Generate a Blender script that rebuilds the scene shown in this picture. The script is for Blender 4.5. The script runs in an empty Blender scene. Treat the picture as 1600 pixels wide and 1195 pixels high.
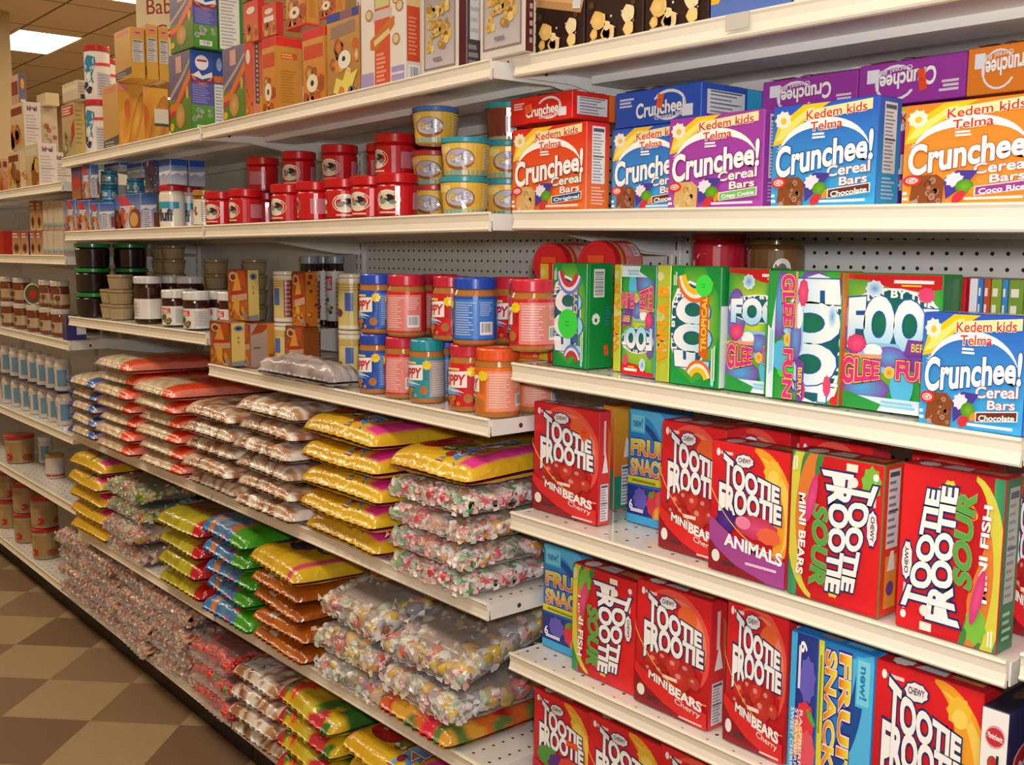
import bpy, math, random
from mathutils import Vector, Matrix, Euler
V = Vector
SC = bpy.context.scene
COL = SC.collection
PI = math.pi

# ------------------------------------------------------------------ camera
CAMZ = 1.48
FPX = 1632.55
YAW, PITCH, ROLL = -0.87339828, -0.12271536, 0.00804076
_f = V((math.sin(YAW)*math.cos(PITCH), math.cos(YAW)*math.cos(PITCH), math.sin(PITCH)))
_r = V((math.cos(YAW), -math.sin(YAW), 0)); _u = _r.cross(_f)
_r2 = _r*math.cos(ROLL) + _u*math.sin(ROLL)
_u2 = -_r*math.sin(ROLL) + _u*math.cos(ROLL)
CAMP = V((0, 0, CAMZ))
cam_d = bpy.data.cameras.new('camera'); cam = bpy.data.objects.new('camera', cam_d); COL.objects.link(cam)
cam_d.sensor_fit = 'HORIZONTAL'; cam_d.sensor_width = 36; cam_d.lens = 36*FPX/1600
cam_d.clip_start = 0.02; cam_d.clip_end = 100
M3 = Matrix((_r2, _u2, -_f)).transposed()
cam.matrix_world = Matrix.Translation(CAMP) @ M3.to_4x4()
SC.camera = cam

def proj(X, Y, Z):
    d = V((X, Y, Z)) - CAMP
    w = d.dot(_f)
    return 800 + FPX*d.dot(_r2)/w, 597.5 - FPX*d.dot(_u2)/w
def _bis(fn, lo, hi):
    for _ in range(48):
        m = (lo+hi)/2
        if fn(m): lo = m
        else: hi = m
    return (lo+hi)/2
def XA(px, Y, z): return _bis(lambda m: proj(m, Y, z)[0] < px, -16, -0.25)      # where a sight line meets a shelf front
def ZA(X, Y, py): return _bis(lambda m: proj(X, Y, m)[1] > py, -2, 6)
def YA(px, X, z): return _bis(lambda m: proj(X, m, z)[0] < px, 0.8, 4)

# ------------------------------------------------------------------ colour + materials
_hc = {}
def H(c):
    if not isinstance(c, str): return c
    if c not in _hc:
        s = c.lstrip('#'); o = []
        if len(s) == 3: s = ''.join(x*2 for x in s)
        for i in (0, 2, 4):
            x = int(s[i:i+2], 16)/255
            o.append(x/12.92 if x <= .04045 else ((x+.055)/1.055)**2.4)
        _hc[c] = (o[0], o[1], o[2], 1.0)
    return _hc[c]
def mix(a, b, t):
    a = H(a); b = H(b)
    return tuple(a[i]*(1-t)+b[i]*t for i in range(3)) + (1.0,)

MATS = {}
def mat(name, rough=.4, spec=.5, bump=0, bscale=60, coat=0, var=.05, vscale=30, metal=0, pattern=None, alpha=1, aniso=None, trans=0):
    m = bpy.data.materials.new(name); m.use_nodes = True
    nt = m.node_tree; N = nt.nodes; L = nt.links
    b = N['Principled BSDF']; out = N['Material Output']
    at = N.new('ShaderNodeAttribute'); at.attribute_name = 'Col'
    tc = N.new('ShaderNodeTexCoord')
    nz = N.new('ShaderNodeTexNoise'); nz.inputs['Scale'].default_value = vscale; nz.inputs['Detail'].default_value = 3
    L.new(tc.outputs['Object'], nz.inputs['Vector'])
    mp = N.new('ShaderNodeMapRange'); mp.inputs['To Min'].default_value = 1-var; mp.inputs['To Max'].default_value = 1+var
    L.new(nz.outputs['Fac'], mp.inputs['Value'])
    mul = N.new('ShaderNodeMix'); mul.data_type = 'RGBA'; mul.blend_type = 'MULTIPLY'; mul.inputs['Factor'].default_value = 1
    L.new(at.outputs['Color'], mul.inputs['A']); L.new(mp.outputs['Result'], mul.inputs['B'])
    colout = mul.outputs['Result']
    if pattern:                                    # rows of punched holes, in object space (metres)
        ax, pitch, rad = pattern
        sx = N.new('ShaderNodeSeparateXYZ'); L.new(tc.outputs['Object'], sx.inputs[0])
        terms = []
        for a in ax:
            d = N.new('ShaderNodeMath'); d.operation = 'DIVIDE'; d.inputs[1].default_value = pitch[a] ; L.new(sx.outputs[a], d.inputs[0])
            fr = N.new('ShaderNodeMath'); fr.operation = 'FRACT'; L.new(d.outputs[0], fr.inputs[0])
            sb = N.new('ShaderNodeMath'); sb.operation = 'SUBTRACT'; sb.inputs[1].default_value = .5; L.new(fr.outputs[0], sb.inputs[0])
            ml = N.new('ShaderNodeMath'); ml.operation = 'MULTIPLY'; ml.inputs[1].default_value = pitch[a]; L.new(sb.outputs[0], ml.inputs[0])
            pw = N.new('ShaderNodeMath'); pw.operation = 'MULTIPLY'; L.new(ml.outputs[0], pw.inputs[0]); L.new(ml.outputs[0], pw.inputs[1])
            terms.append(pw)
        ad = N.new('ShaderNodeMath'); ad.operation = 'ADD'; L.new(terms[0].outputs[0], ad.inputs[0]); L.new(terms[1].outputs[0], ad.inputs[1])
        lt = N.new('ShaderNodeMath'); lt.operation = 'LESS_THAN'; lt.inputs[1].default_value = rad*rad; L.new(ad.outputs[0], lt.inputs[0])
        mx = N.new('ShaderNodeMix'); mx.data_type = 'RGBA'; mx.inputs['B'].default_value = (.02, .02, .02, 1)
        L.new(lt.outputs[0], mx.inputs['Factor']); L.new(colout, mx.inputs['A']); colout = mx.outputs['Result']
    L.new(colout, b.inputs['Base Color'])
    b.inputs['Roughness'].default_value = rough; b.inputs['Specular IOR Level'].default_value = spec
    b.inputs['Coat Weight'].default_value = coat; b.inputs['Coat Roughness'].default_value = .08
    b.inputs['Metallic'].default_value = metal
    if trans: b.inputs['Transmission Weight'].default_value = trans
    if bump:
        n2 = N.new('ShaderNodeTexNoise'); n2.inputs['Scale'].default_value = bscale; n2.inputs['Detail'].default_value = 2
        n2.inputs['Distortion'].default_value = 1.2
        L.new(tc.outputs['Object'], n2.inputs['Vector'])
        bp = N.new('ShaderNodeBump'); bp.inputs['Strength'].default_value = bump; bp.inputs['Distance'].default_value = .01
        L.new(n2.outputs['Fac'], bp.inputs['Height']); L.new(bp.outputs['Normal'], b.inputs['Normal']); L.new(bp.outputs['Normal'], b.inputs['Coat Normal'])
    if alpha < 1:
        tr = N.new('ShaderNodeBsdfTransparent'); ms = N.new('ShaderNodeMixShader')
        lw = N.new('ShaderNodeLayerWeight'); lw.inputs['Blend'].default_value = .35
        mr = N.new('ShaderNodeMapRange'); mr.inputs['To Min'].default_value = alpha; mr.inputs['To Max'].default_value = min(1, alpha+.45)
        L.new(lw.outputs['Fresnel'], mr.inputs['Value'])
        L.new(mr.outputs['Result'], ms.inputs['Fac']); L.new(tr.outputs[0], ms.inputs[1]); L.new(b.outputs[0], ms.inputs[2])
        L.new(ms.outputs[0], out.inputs['Surface'])
    MATS[name] = m
    return m
mat('card', rough=.38, spec=.45, coat=.15, var=.03)
mat('paper', rough=.6, spec=.3, var=.04)
mat('plastic', rough=.28, spec=.5, coat=.25, var=.03)
mat('jar', rough=.18, spec=.6, coat=.5, var=.12, vscale=18)
mat('foil', rough=.24, spec=.6, coat=.35, bump=.35, bscale=28, var=.08, vscale=14)
mat('candy', rough=.25, spec=.6, coat=.4, var=.15, vscale=90)
mat('clear', rough=.10, spec=.9, coat=.5, bump=.75, bscale=26, var=.03, alpha=.13)
mat('paint', rough=.42, spec=.4, var=.03, vscale=8)
mat('pegboard', rough=.5, spec=.35, var=.02, pattern=((0, 2), {0: .0254, 2: .0254}, .0033))
mat('deck', rough=.22, spec=.5, var=.02, coat=.35, pattern=((0, 1), {0: .0508, 1: .0254}, .0034))
mat('rubber', rough=.5, spec=.3, var=.2, vscale=12)

# ------------------------------------------------------------------ mesh builder
class MB:
    def __init__(s): s.v = []; s.f = []; s.c = []; s.m = []; s.sm = []
    def add(s, vs, fs, col, m='card', smooth=False):
        o = len(s.v); s.v.extend(tuple(p) for p in vs)
        per = isinstance(col, list)
        if not per: col = H(col)
        for fc in fs:
            s.f.append(tuple(o+i for i in fc))
            s.c.append([H(col[i]) for i in fc] if per else [col]*len(fc))
            s.m.append(m); s.sm.append(smooth)
    def mesh(s, name):
        me = bpy.data.meshes.new(name)
        me.from_pydata(s.v, [], s.f)
        names = []
        for n in s.m:
            if n not in names: names.append(n)
        for n in names: me.materials.append(MATS[n])
        me.polygons.foreach_set('material_index', [names.index(n) for n in s.m])
        me.polygons.foreach_set('use_smooth', s.sm)
        at = me.color_attributes.new('Col', 'FLOAT_COLOR', 'CORNER')
        flat = []
        for cs in s.c:
            for c in cs: flat.extend(c)
        at.data.foreach_set('color', flat)
        me.update()
        return me
    def build(s, name, parent=None, loc=(0, 0, 0), rz=0, rot=None):
        return obj(name, s.mesh(name), parent, loc, rz, rot)
def obj(name, me, parent=None, loc=(0, 0, 0), rz=0, rot=None):
    o = bpy.data.objects.new(name, me); COL.objects.link(o)
    o.location = loc; o.rotation_euler = rot if rot else (0, 0, rz)
    if parent: o.parent = parent
    return o
def empty(name, loc=(0, 0, 0), rz=0, rot=None):
    o = bpy.data.objects.new(name, None); COL.objects.link(o)
    o.empty_display_size = .05
    o.location = loc; o.rotation_euler = rot if rot else (0, 0, rz)
    return o
def tag(o, label, cat, group=None, kind=None):
    if label: o['label'] = label
    if cat: o['category'] = cat
    if group: o['group'] = group
    if kind: o['kind'] = kind
    return o
def dup(root, loc, rz=0, rot=None, label=None, group=None):
    r = root.copy(); COL.objects.link(r); r.location = loc; r.rotation_euler = rot if rot else (0, 0, rz)
    if label: r['label'] = label
    if group: r['group'] = group
    for ch in list(root.children):
        c = ch.copy(); COL.objects.link(c); c.parent = r
        for g in list(ch.children):
            d = g.copy(); COL.objects.link(d); d.parent = c
    return r
ORD = ['', 'first', 'second', 'third', 'fourth', 'fifth', 'sixth', 'seventh', 'eighth', 'ninth', 'tenth', 'eleventh', 'twelfth']

def cbox(mb, x0, x1, y0, y1, z0, z1, col, m='card', b=.0015):
    b = min(b, (x1-x0)*.3, (y1-y0)*.3, (z1-z0)*.3)
    xs, ys, zs = (x0, x1), (y0, y1), (z0, z1)
    vid = {}; vs = []
    for i in (0, 1):
        for j in (0, 1):
            for k in (0, 1):
                sx, sy, sz = (1, -1)[i], (1, -1)[j], (1, -1)[k]
                for a in range(3):
                    p = [xs[i]+sx*b, ys[j]+sy*b, zs[k]+sz*b]
                    p[a] = (xs[i], ys[j], zs[k])[a]
                    vid[i, j, k, a] = len(vs); vs.append(p)
    fs = []
    def q(l): fs.append(tuple(vid[t] for t in l))
    q([(0,0,0,0),(0,0,1,0),(0,1,1,0),(0,1,0,0)]); q([(1,0,0,0),(1,1,0,0),(1,1,1,0),(1,0,1,0)])
    q([(0,0,0,1),(1,0,0,1),(1,0,1,1),(0,0,1,1)]); q([(0,1,0,1),(0,1,1,1),(1,1,1,1),(1,1,0,1)])
    q([(0,0,0,2),(0,1,0,2),(1,1,0,2),(1,0,0,2)]); q([(0,0,1,2),(1,0,1,2),(1,1,1,2),(0,1,1,2)])
    for k in (0, 1):
        for j in (0, 1): fs.append((vid[0,j,k,1], vid[1,j,k,1], vid[1,j,k,2], vid[0,j,k,2]))
        for i in (0, 1): fs.append((vid[i,0,k,0], vid[i,1,k,0], vid[i,1,k,2], vid[i,0,k,2]))
    for i in (0, 1):
        for j in (0, 1): fs.append((vid[i,j,0,0], vid[i,j,1,0], vid[i,j,1,1], vid[i,j,0,1]))
    for i in (0, 1):
        for j in (0, 1):
            for k in (0, 1): fs.append((vid[i,j,k,0], vid[i,j,k,1], vid[i,j,k,2]))
    mb.add(vs, fs, col, m)

def lathe(mb, prof, n=28, col='#fff', m='plastic', cx=0, cy=0, smooth=True, cap=True):
    """prof: list of (r, z[, colour of the band that starts here])"""
    cur = col
    for k in range(len(prof)-1):
        r0, z0 = prof[k][:2]; r1, z1 = prof[k+1][:2]
        if len(prof[k]) > 2: cur = prof[k][2]
        vs = []
        for r, z in ((r0, z0), (r1, z1)):
            for i in range(n):
                a = 2*PI*i/n; vs.append((cx+r*math.cos(a), cy+r*math.sin(a), z))
        fs = [(i, (i+1) % n, n+(i+1) % n, n+i) for i in range(n)]
        mb.add(vs, fs, cur, m, smooth)
    if cap:
        for (r, z, fl) in ((prof[0][0], prof[0][1], -1), (prof[-1][0], prof[-1][1], 1)):
            if r > 1e-4:
                c = prof[0][2] if fl < 0 and len(prof[0]) > 2 else cur
                vs = [(cx+r*math.cos(2*PI*i/n), cy+r*math.sin(2*PI*i/n), z) for i in range(n)]
                mb.add(vs, [tuple(range(n)) if fl > 0 else tuple(reversed(range(n)))], c, m)

# ------------------------------------------------------------------ printed art (thin ink layers on a face)
_gl = {}
def glyph(s, off, shear):
    key = (s, off, shear)
    if key in _gl: return _gl[key]
    cu = bpy.data.curves.new('lettering', 'FONT'); cu.body = s; cu.size = 1; cu.offset = off; cu.shear = shear
    cu.resolution_u = 4; cu.fill_mode = 'FRONT'
    o = bpy.data.objects.new('lettering', cu)
    me = o.to_mesh()
    vs = [(v.co.x, v.co.y) for v in me.vertices]; fs = [tuple(p.vertices) for p in me.polygons]
    o.to_mesh_clear(); bpy.data.objects.remove(o); bpy.data.curves.remove(cu)
    _gl[key] = (vs, fs)
    return _gl[key]
_bb = {}
def bbox(s, shear):
    k = (s, shear)
    if k not in _bb:
        vs, _ = glyph(s, 0, shear)
        if not vs: _bb[k] = (0, 0, 1, 1)
        else: _bb[k] = (min(v[0] for v in vs), min(v[1] for v in vs), max(v[0] for v in vs), max(v[1] for v in vs))
    return _bb[k]

class Art:
    EPS = .00011
    def __init__(s, mb, O=None, ux=None, uy=None, n=None, orient=0, m='card', fn=None, size=None, seg=1):
        s.mb = mb; s.m = m; s.o = orient; s.k = 1; s.seg = seg
        if fn is None:
            O, ux, uy, n = V(O), V(ux), V(uy), V(n)
            s.fn = lambda u, v, d: O+ux*u+uy*v+n*d
            w, h = ux.length, uy.length
        else: s.fn = fn; w, h = size
        s.w, s.h = (w, h) if orient in (0, 180) else (h, w)
        s.rnd = random.Random(7)
    def P(s, x, y):
        x = min(1, max(0, x)); y = min(1, max(0, y))
        if s.o == 0: u, v = x, y
        elif s.o == 90: u, v = 1-y, x           # reads upward
        elif s.o == 270: u, v = y, 1-x          # reads downward
        else: u, v = 1-x, 1-y
        return s.fn(u, v, s.k*s.EPS)
    def rect(s, x0, y0, x1, y1, c, c2=None, nu=None, rot=0, skew=0):
        nu = nu or (s.seg if s.o in (0, 180) else 1); nv = 1 if s.o in (0, 180) else s.seg
        if s.seg > 1: nv = max(nv, 3); nu = max(nu, 3)
        pts = []; cols = []
        for j in range(nv+1):
            for i in range(nu+1):
                t = i/nu; q = j/nv
                pts.append((x0+(x1-x0)*t, y0+(y1-y0)*q+skew*t)); cols.append(mix(c, c2, q) if c2 else H(c))
        if rot: pts = s._rot(pts, (x0+x1)/2, (y0+y1)/2, rot)
        fs = [(j*(nu+1)+i, j*(nu+1)+i+1, (j+1)*(nu+1)+i+1, (j+1)*(nu+1)+i) for j in range(nv) for i in range(nu)]
        s.mb.add([s.P(*p) for p in pts], fs, cols, s.m); s.k += 1
    def _rot(s, pts, cx, cy, d):
        a = math.radians(d); c, sn = math.cos(a), math.sin(a); o = []
        for x, y in pts:
            dx, dy = (x-cx)*s.w, (y-cy)*s.h
            o.append((cx+(dx*c-dy*sn)/s.w, cy+(dx*sn+dy*c)/s.h))
        return o
    def poly(s, pts, c):
        s.mb.add([s.P(*p) for p in pts], [tuple(range(len(pts)))], [H(x) for x in c] if isinstance(c, list) else c, s.m); s.k += 1
    def ell(s, cx, cy, rx, ry, c, rot=0, n=18, c2=None, wob=0):
        pts = [(cx, cy)]+[(cx+rx*math.cos(2*PI*i/n)*(1+wob*(i % 2)), cy+ry*math.sin(2*PI*i/n)*(1+wob*(i % 2))) for i in range(n)]
        if rot: pts = s._rot(pts, cx, cy, rot)
        cols = [H(c)]+[H(c2 or c)]*n
        s.mb.add([s.P(*p) for p in pts], [(0, 1+i, 1+(i+1) % n) for i in range(n)], cols, s.m); s.k += 1
    def arc(s, cx, cy, rx, ry, th, a0, a1, c, n=16, taper=0):
        pts = []
        for i in range(n+1):
            t = i/n; a = math.radians(a0+(a1-a0)*t); w = th*(1-taper*abs(2*t-1)**1.5)
            pts.append((cx+rx*math.cos(a), cy+ry*math.sin(a))); pts.append((cx+(rx-w)*math.cos(a), cy+(ry-w*s.w/s.h)*math.sin(a)))
        s.mb.add([s.P(*p) for p in pts], [(2*i, 2*i+1, 2*i+3, 2*i+2) for i in range(n)], c, s.m); s.k += 1
    def text(s, t, x0, y0, x1, y1, c, out=None, bold=.012, rot=0, warp=None, shear=0):
        bx = bbox(t, shear); W = max(1e-6, bx[2]-bx[0]); Hh = max(1e-6, bx[3]-bx[1])
        jobs = ([(out[1], out[0])] if out else []) + [(bold, c)]
        if out and len(out) > 3: jobs.insert(0, (out[3], out[2]))
        for off, cc in jobs:
            vs, fs = glyph(t, off, shear); pts = []; cols = []
            for a, b in vs:
                a = (a-bx[0])/W; b = (b-bx[1])/Hh
                if isinstance(cc, tuple) and len(cc) == 2: cols.append(mix(cc[0], cc[1], min(1, max(0, b))))
                if warp: a, b = warp(a, b)
                pts.append((x0+(x1-x0)*a, y0+(y1-y0)*b))
            if rot: pts = s._rot(pts, (x0+x1)/2, (y0+y1)/2, rot)
            s.mb.add([s.P(*p) for p in pts], fs, cols if cols else cc, s.m); s.k += 1
    def lines(s, x0, y0, x1, y1, n, c, th=.45, ragged=True):
        k0 = s.k
        for i in range(n):
            s.k = k0
            yy = y0+(y1-y0)*(i+.5)/n; h = (y1-y0)/n*th/2
            xe = x0+(x1-x0)*(s.rnd.uniform(.65, 1) if ragged else 1)
            s.rect(x0, yy-h, xe, yy+h, c)
        s.k = k0+1
    def nutri(s, x0, y0, x1, y1, n=12, bg='#eceef2', ink='#8a90a0'):
        s.rect(x0, y0, x1, y1, bg)
        dx = (x1-x0)*.08; dy = (y1-y0)*.03
        s.lines(x0+dx, y0+dy, x1-dx, y1-dy*4, n, ink, .4)
        s.rect(x0+dx, y1-dy*3.2, x1-dx, y1-dy*1.2, '#5a6070')
        s.rect(x0+dx, y0+(y1-y0)*.46, x1-dx, y0+(y1-y0)*.49, '#5a6070')
    def barcode(s, x0, y0, x1, y1, vert=False):
        s.rect(x0, y0, x1, y1, '#f3f3f5'); k0 = s.k; n = 14
        for i in range(n):
            s.k = k0; a = .08+.84*i/n; w = .84/n*s.rnd.uniform(.25, .75)
            if vert: s.rect(x0+(x1-x0)*.1, y0+(y1-y0)*a, x1-(x1-x0)*.1, y0+(y1-y0)*(a+w), '#55586a')
            else: s.rect(x0+(x1-x0)*a, y0+(y1-y0)*.2, x0+(x1-x0)*(a+w), y1-(y1-y0)*.1, '#55586a')
        s.k = k0+1
    def blobs(s, x0, y0, x1, y1, n, cols, r, seed=1, wob=.15):
        rd = random.Random(seed)
        for i in range(n):
            q = r*rd.uniform(.6, 1.3)
            s.ell(rd.uniform(x0, x1), rd.uniform(y0, y1), q, q*s.w/s.h, rd.choice(cols), n=10, wob=wob, c2=rd.choice(cols))
            if i % 3: s.k -= 1
        s.k += 1

# ------------------------------------------------------------------ things
def carton(name, label, cat, W, D, Hh, loc, rz=0, col='#ddd', front=None, right=None, top=None, left=None, group=None, rot=None, of=0, orr=0, sticker=None, m='card'):
    mb = MB(); x0, x1, y0, y1 = -W/2, W/2, -D/2, D/2
    cbox(mb, x0, x1, y0, y1, 0, Hh, col, m)
    e = .0012
    if front: front(Art(mb, (x0+e, y0, e), (W-2*e, 0, 0), (0, 0, Hh-2*e), (0, -1, 0), of, m))
    if right: right(Art(mb, (x1, y0+e, e), (0, D-2*e, 0), (0, 0, Hh-2*e), (1, 0, 0), orr, m))
    if left: left(Art(mb, (x0, y1-e, e), (0, -D+2*e, 0), (0, 0, Hh-2*e), (-1, 0, 0), 0, m))
    A = Art(mb, (x0+e, y0+e, Hh), (W-2*e, 0, 0), (0, D-2*e, 0), (0, 0, 1), 0, m)
    if top: top(A)
    A.rect(.01, .49, .99, .505, mix(col, '#000000', .35))      # flap seam
    o = mb.build(name, None, loc, rz, rot); tag(o, label, cat, group)
    if sticker:                                                 # small price stickers stuck on the pack
        for face, u, v, w, h, c, shape in sticker:
            sb = MB()
            if face == 'f': A = Art(sb, (x0, y0-.0022, 0), (W, 0, 0), (0, 0, Hh), (0, -1, 0), 0, 'paper')
            else: A = Art(sb, (x1+.0022, y0, 0), (0, D, 0), (0, 0, Hh), (1, 0, 0), 0, 'paper')
            if shape == 'o': A.ell(u, v, w, w*A.w/A.h, c, n=22)
            else: A.rect(u-w/2, v-h/2, u+w/2, v+h/2, c, rot=shape if isinstance(shape, (int, float)) else 0)
            A.lines(u-w*.3, v-w*.25*A.w/A.h, u+w*.3, v+w*.25*A.w/A.h, 2, mix(c, '#000000', .35), .4)
            sb.build('price_sticker', o)['label'] = ('round green' if shape == 'o' else 'orange') + ' price sticker'
    return o

SH = {}          # shelf name -> (x0, x1, z_left, z_right, front Y)  (z of the loading surface)
def surf(sh, x):
    x0, x1, a, b, y = SH[sh]; return a+(b-a)*(x-x0)/(x1-x0)
def bx(name, label, cat, sh, Y, pl, pr, pt, ps=None, D=.06, z=None, zt=None, Hh=None, rz=0, dz=.0014, **kw):
    """a carton whose lower front corners lie on the sight lines pl, pr and whose top is at pt (read off the photo)"""
    zz = z if z is not None else SH[sh][2]
    for _ in range(3):
        x0 = XA(pl, Y, zz); x1 = XA(pr, Y, zz)
        xm = SH[sh][0]+.004 if sh[0] == '2' else -99
        if x0 < xm: x1 += (xm-x0)*.6; x0 = xm
        if z is None: zz = max(surf(sh, x0), surf(sh, x1))+dz
    if Hh is None: Hh = ZA(x0, Y, pt)-zz
    if ps: D = max(.02, YA(ps, x1, zz)-Y)
    return carton(name, label, cat, x1-x0, D, Hh, ((x0+x1)/2, Y+D/2, zz), rz, **kw)
# ------------------------------------------------------------------ room
def nodemat(name, build, rough=.5):
    m = bpy.data.materials.new(name); m.use_nodes = True; nt = m.node_tree
    build(nt, nt.nodes, nt.links, nt.nodes['Principled BSDF']); nt.nodes['Principled BSDF'].inputs['Roughness'].default_value = rough
    MATS[name] = m
def mth(N, L, op, a, b=None):
    n = N.new('ShaderNodeMath'); n.operation = op
    for i, x in enumerate((a, b)):
        if x is None: continue
        if isinstance(x, (int, float)): n.inputs[i].default_value = x
        else: L.new(x, n.inputs[i])
    return n.outputs[0]
def floor_nodes(nt, N, L, b):
    tc = N.new('ShaderNodeTexCoord'); sx = N.new('ShaderNodeSeparateXYZ'); L.new(tc.outputs['Object'], sx.inputs[0])
    x = mth(N, L, 'SUBTRACT', sx.outputs[0], -3.272); y = mth(N, L, 'SUBTRACT', sx.outputs[1], 1.007)
    k = math.sqrt(.5)/.2949
    a = mth(N, L, 'MULTIPLY', mth(N, L, 'ADD', x, y), k); c = mth(N, L, 'MULTIPLY', mth(N, L, 'SUBTRACT', y, x), k)
    fa = mth(N, L, 'FLOOR', a); fc = mth(N, L, 'FLOOR', c)
    par = mth(N, L, 'MODULO', mth(N, L, 'ADD', mth(N, L, 'ADD', fa, fc), 2000), 2)
    cb = N.new('ShaderNodeCombineXYZ'); L.new(fa, cb.inputs[0]); L.new(fc, cb.inputs[1])
    wn = N.new('ShaderNodeTexWhiteNoise'); L.new(cb.outputs[0], wn.inputs['Vector'])
    dk = N.new('ShaderNodeMix'); dk.data_type = 'RGBA'; dk.inputs['A'].default_value = H('#7d634b'); dk.inputs['B'].default_value = H('#957a5c')
    L.new(wn.outputs['Value'], dk.inputs['Factor'])
    mx = N.new('ShaderNodeMix'); mx.data_type = 'RGBA'; mx.inputs['B'].default_value = H('#ad9370'); L.new(dk.outputs['Result'], mx.inputs['A'])
    L.new(par, mx.inputs['Factor'])
    nz = N.new('ShaderNodeTexNoise'); nz.inputs['Scale'].default_value = 60; L.new(tc.outputs['Object'], nz.inputs['Vector'])
    # thin dark seam between the tiles
    ea = mth(N, L, 'ABSOLUTE', mth(N, L, 'SUBTRACT', mth(N, L, 'FRACT', a), .5)); ec = mth(N, L, 'ABSOLUTE', mth(N, L, 'SUBTRACT', mth(N, L, 'FRACT', c), .5))
    seam = mth(N, L, 'GREATER_THAN', mth(N, L, 'MAXIMUM', ea, ec), .496)
    mr = N.new('ShaderNodeMapRange'); mr.inputs['To Min'].default_value = .86; mr.inputs['To Max'].default_value = 1.12; L.new(nz.outputs['Fac'], mr.inputs['Value'])
    v = mth(N, L, 'MULTIPLY', mr.outputs[0], mth(N, L, 'SUBTRACT', 1, mth(N, L, 'MULTIPLY', seam, .25)))
    m2 = N.new('ShaderNodeMix'); m2.data_type = 'RGBA'; m2.blend_type = 'MULTIPLY'; m2.inputs['Factor'].default_value = 1
    L.new(mx.outputs['Result'], m2.inputs['A']); L.new(v, m2.inputs['B']); L.new(m2.outputs['Result'], b.inputs['Base Color'])
nodemat('vinyl_tile', floor_nodes, .38)
def ceil_nodes(nt, N, L, b):
    tc = N.new('ShaderNodeTexCoord'); sx = N.new('ShaderNodeSeparateXYZ'); L.new(tc.outputs['Object'], sx.inputs[0])
    y = mth(N, L, 'DIVIDE', mth(N, L, 'SUBTRACT', sx.outputs[1], 3.155), .6); x = mth(N, L, 'DIVIDE', mth(N, L, 'ADD', sx.outputs[0], 10.05), 1.2)
    ey = mth(N, L, 'ABSOLUTE', mth(N, L, 'SUBTRACT', mth(N, L, 'FRACT', mth(N, L, 'ADD', y, .5)), .5)); ex = mth(N, L, 'ABSOLUTE', mth(N, L, 'SUBTRACT', mth(N, L, 'FRACT', mth(N, L, 'ADD', x, .5)), .5))
    ln = mth(N, L, 'MAXIMUM', mth(N, L, 'LESS_THAN', ey, .022), mth(N, L, 'LESS_THAN', ex, .011))
    nz = N.new('ShaderNodeTexNoise'); nz.inputs['Scale'].default_value = 90; nz.inputs['Detail'].default_value = 4; L.new(tc.outputs['Object'], nz.inputs['Vector'])
    cr = N.new('ShaderNodeMix'); cr.data_type = 'RGBA'; cr.inputs['A'].default_value = H('#d6c4a8'); cr.inputs['B'].default_value = H('#e4d4bc'); L.new(nz.outputs['Fac'], cr.inputs['Factor'])
    mx = N.new('ShaderNodeMix'); mx.data_type = 'RGBA'; mx.inputs['B'].default_value = H('#83694a'); L.new(cr.outputs['Result'], mx.inputs['A']); L.new(ln, mx.inputs['Factor'])
    L.new(mx.outputs['Result'], b.inputs['Base Color'])
nodemat('ceiling_tile', ceil_nodes, .9)
def wall_nodes(nt, N, L, b):
    tc = N.new('ShaderNodeTexCoord'); nz = N.new('ShaderNodeTexNoise'); nz.inputs['Scale'].default_value = 5; L.new(tc.outputs['Object'], nz.inputs['Vector'])
    cr = N.new('ShaderNodeMix'); cr.data_type = 'RGBA'; cr.inputs['A'].default_value = H('#a8946e'); cr.inputs['B'].default_value = H('#b19d78'); L.new(nz.outputs['Fac'], cr.inputs['Factor'])
    L.new(cr.outputs['Result'], b.inputs['Base Color'])
nodemat('wall_paint', wall_nodes, .7)
def glow_nodes(nt, N, L, b):
    tc = N.new('ShaderNodeTexCoord'); nz = N.new('ShaderNodeTexNoise'); nz.inputs['Scale'].default_value = 200; L.new(tc.outputs['Object'], nz.inputs['Vector'])
    b.inputs['Base Color'].default_value = (1, .98, .9, 1); b.inputs['Emission Color'].default_value = (1, .97, .88, 1); b.inputs['Emission Strength'].default_value = 6
    L.new(mth(N, L, 'ADD', mth(N, L, 'MULTIPLY', nz.outputs['Fac'], .1), .3), b.inputs['Roughness'])
nodemat('lamp_diffuser', glow_nodes)

RX0, RX1, RY0, RY1, CH = -17, 3.5, -2.6, 9, 3.68
def slab(name, x0, x1, y0, y1, z0, z1, m, label=None):
    mb = MB(); cbox(mb, x0, x1, y0, y1, z0, z1, '#fff', m, .001)
    o = mb.build(name); o['kind'] = 'structure'; return o
slab('floor', RX0, RX1, RY0, RY1, -.1, 0, 'vinyl_tile')
slab('ceiling', RX0, RX1, RY0, RY1, CH, CH+.1, 'ceiling_tile')
slab('wall_left', RX0-.1, RX0, RY0, RY1, -.1, CH+.1, 'wall_paint')
slab('wall_right', RX1, RX1+.1, RY0, RY1, -.1, CH+.1, 'wall_paint')
slab('wall_back', RX0, RX1, RY1, RY1+.1, -.1, CH+.1, 'wall_paint')
slab('wall_front', RX0, RX1, RY0-.1, RY0, -.1, CH+.1, 'wall_paint')
py_ = YA(18, -10.75, 3.2)
slab('pillar', -11.05, -10.75, py_-.16, py_, 0, CH, 'wall_paint')

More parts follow.
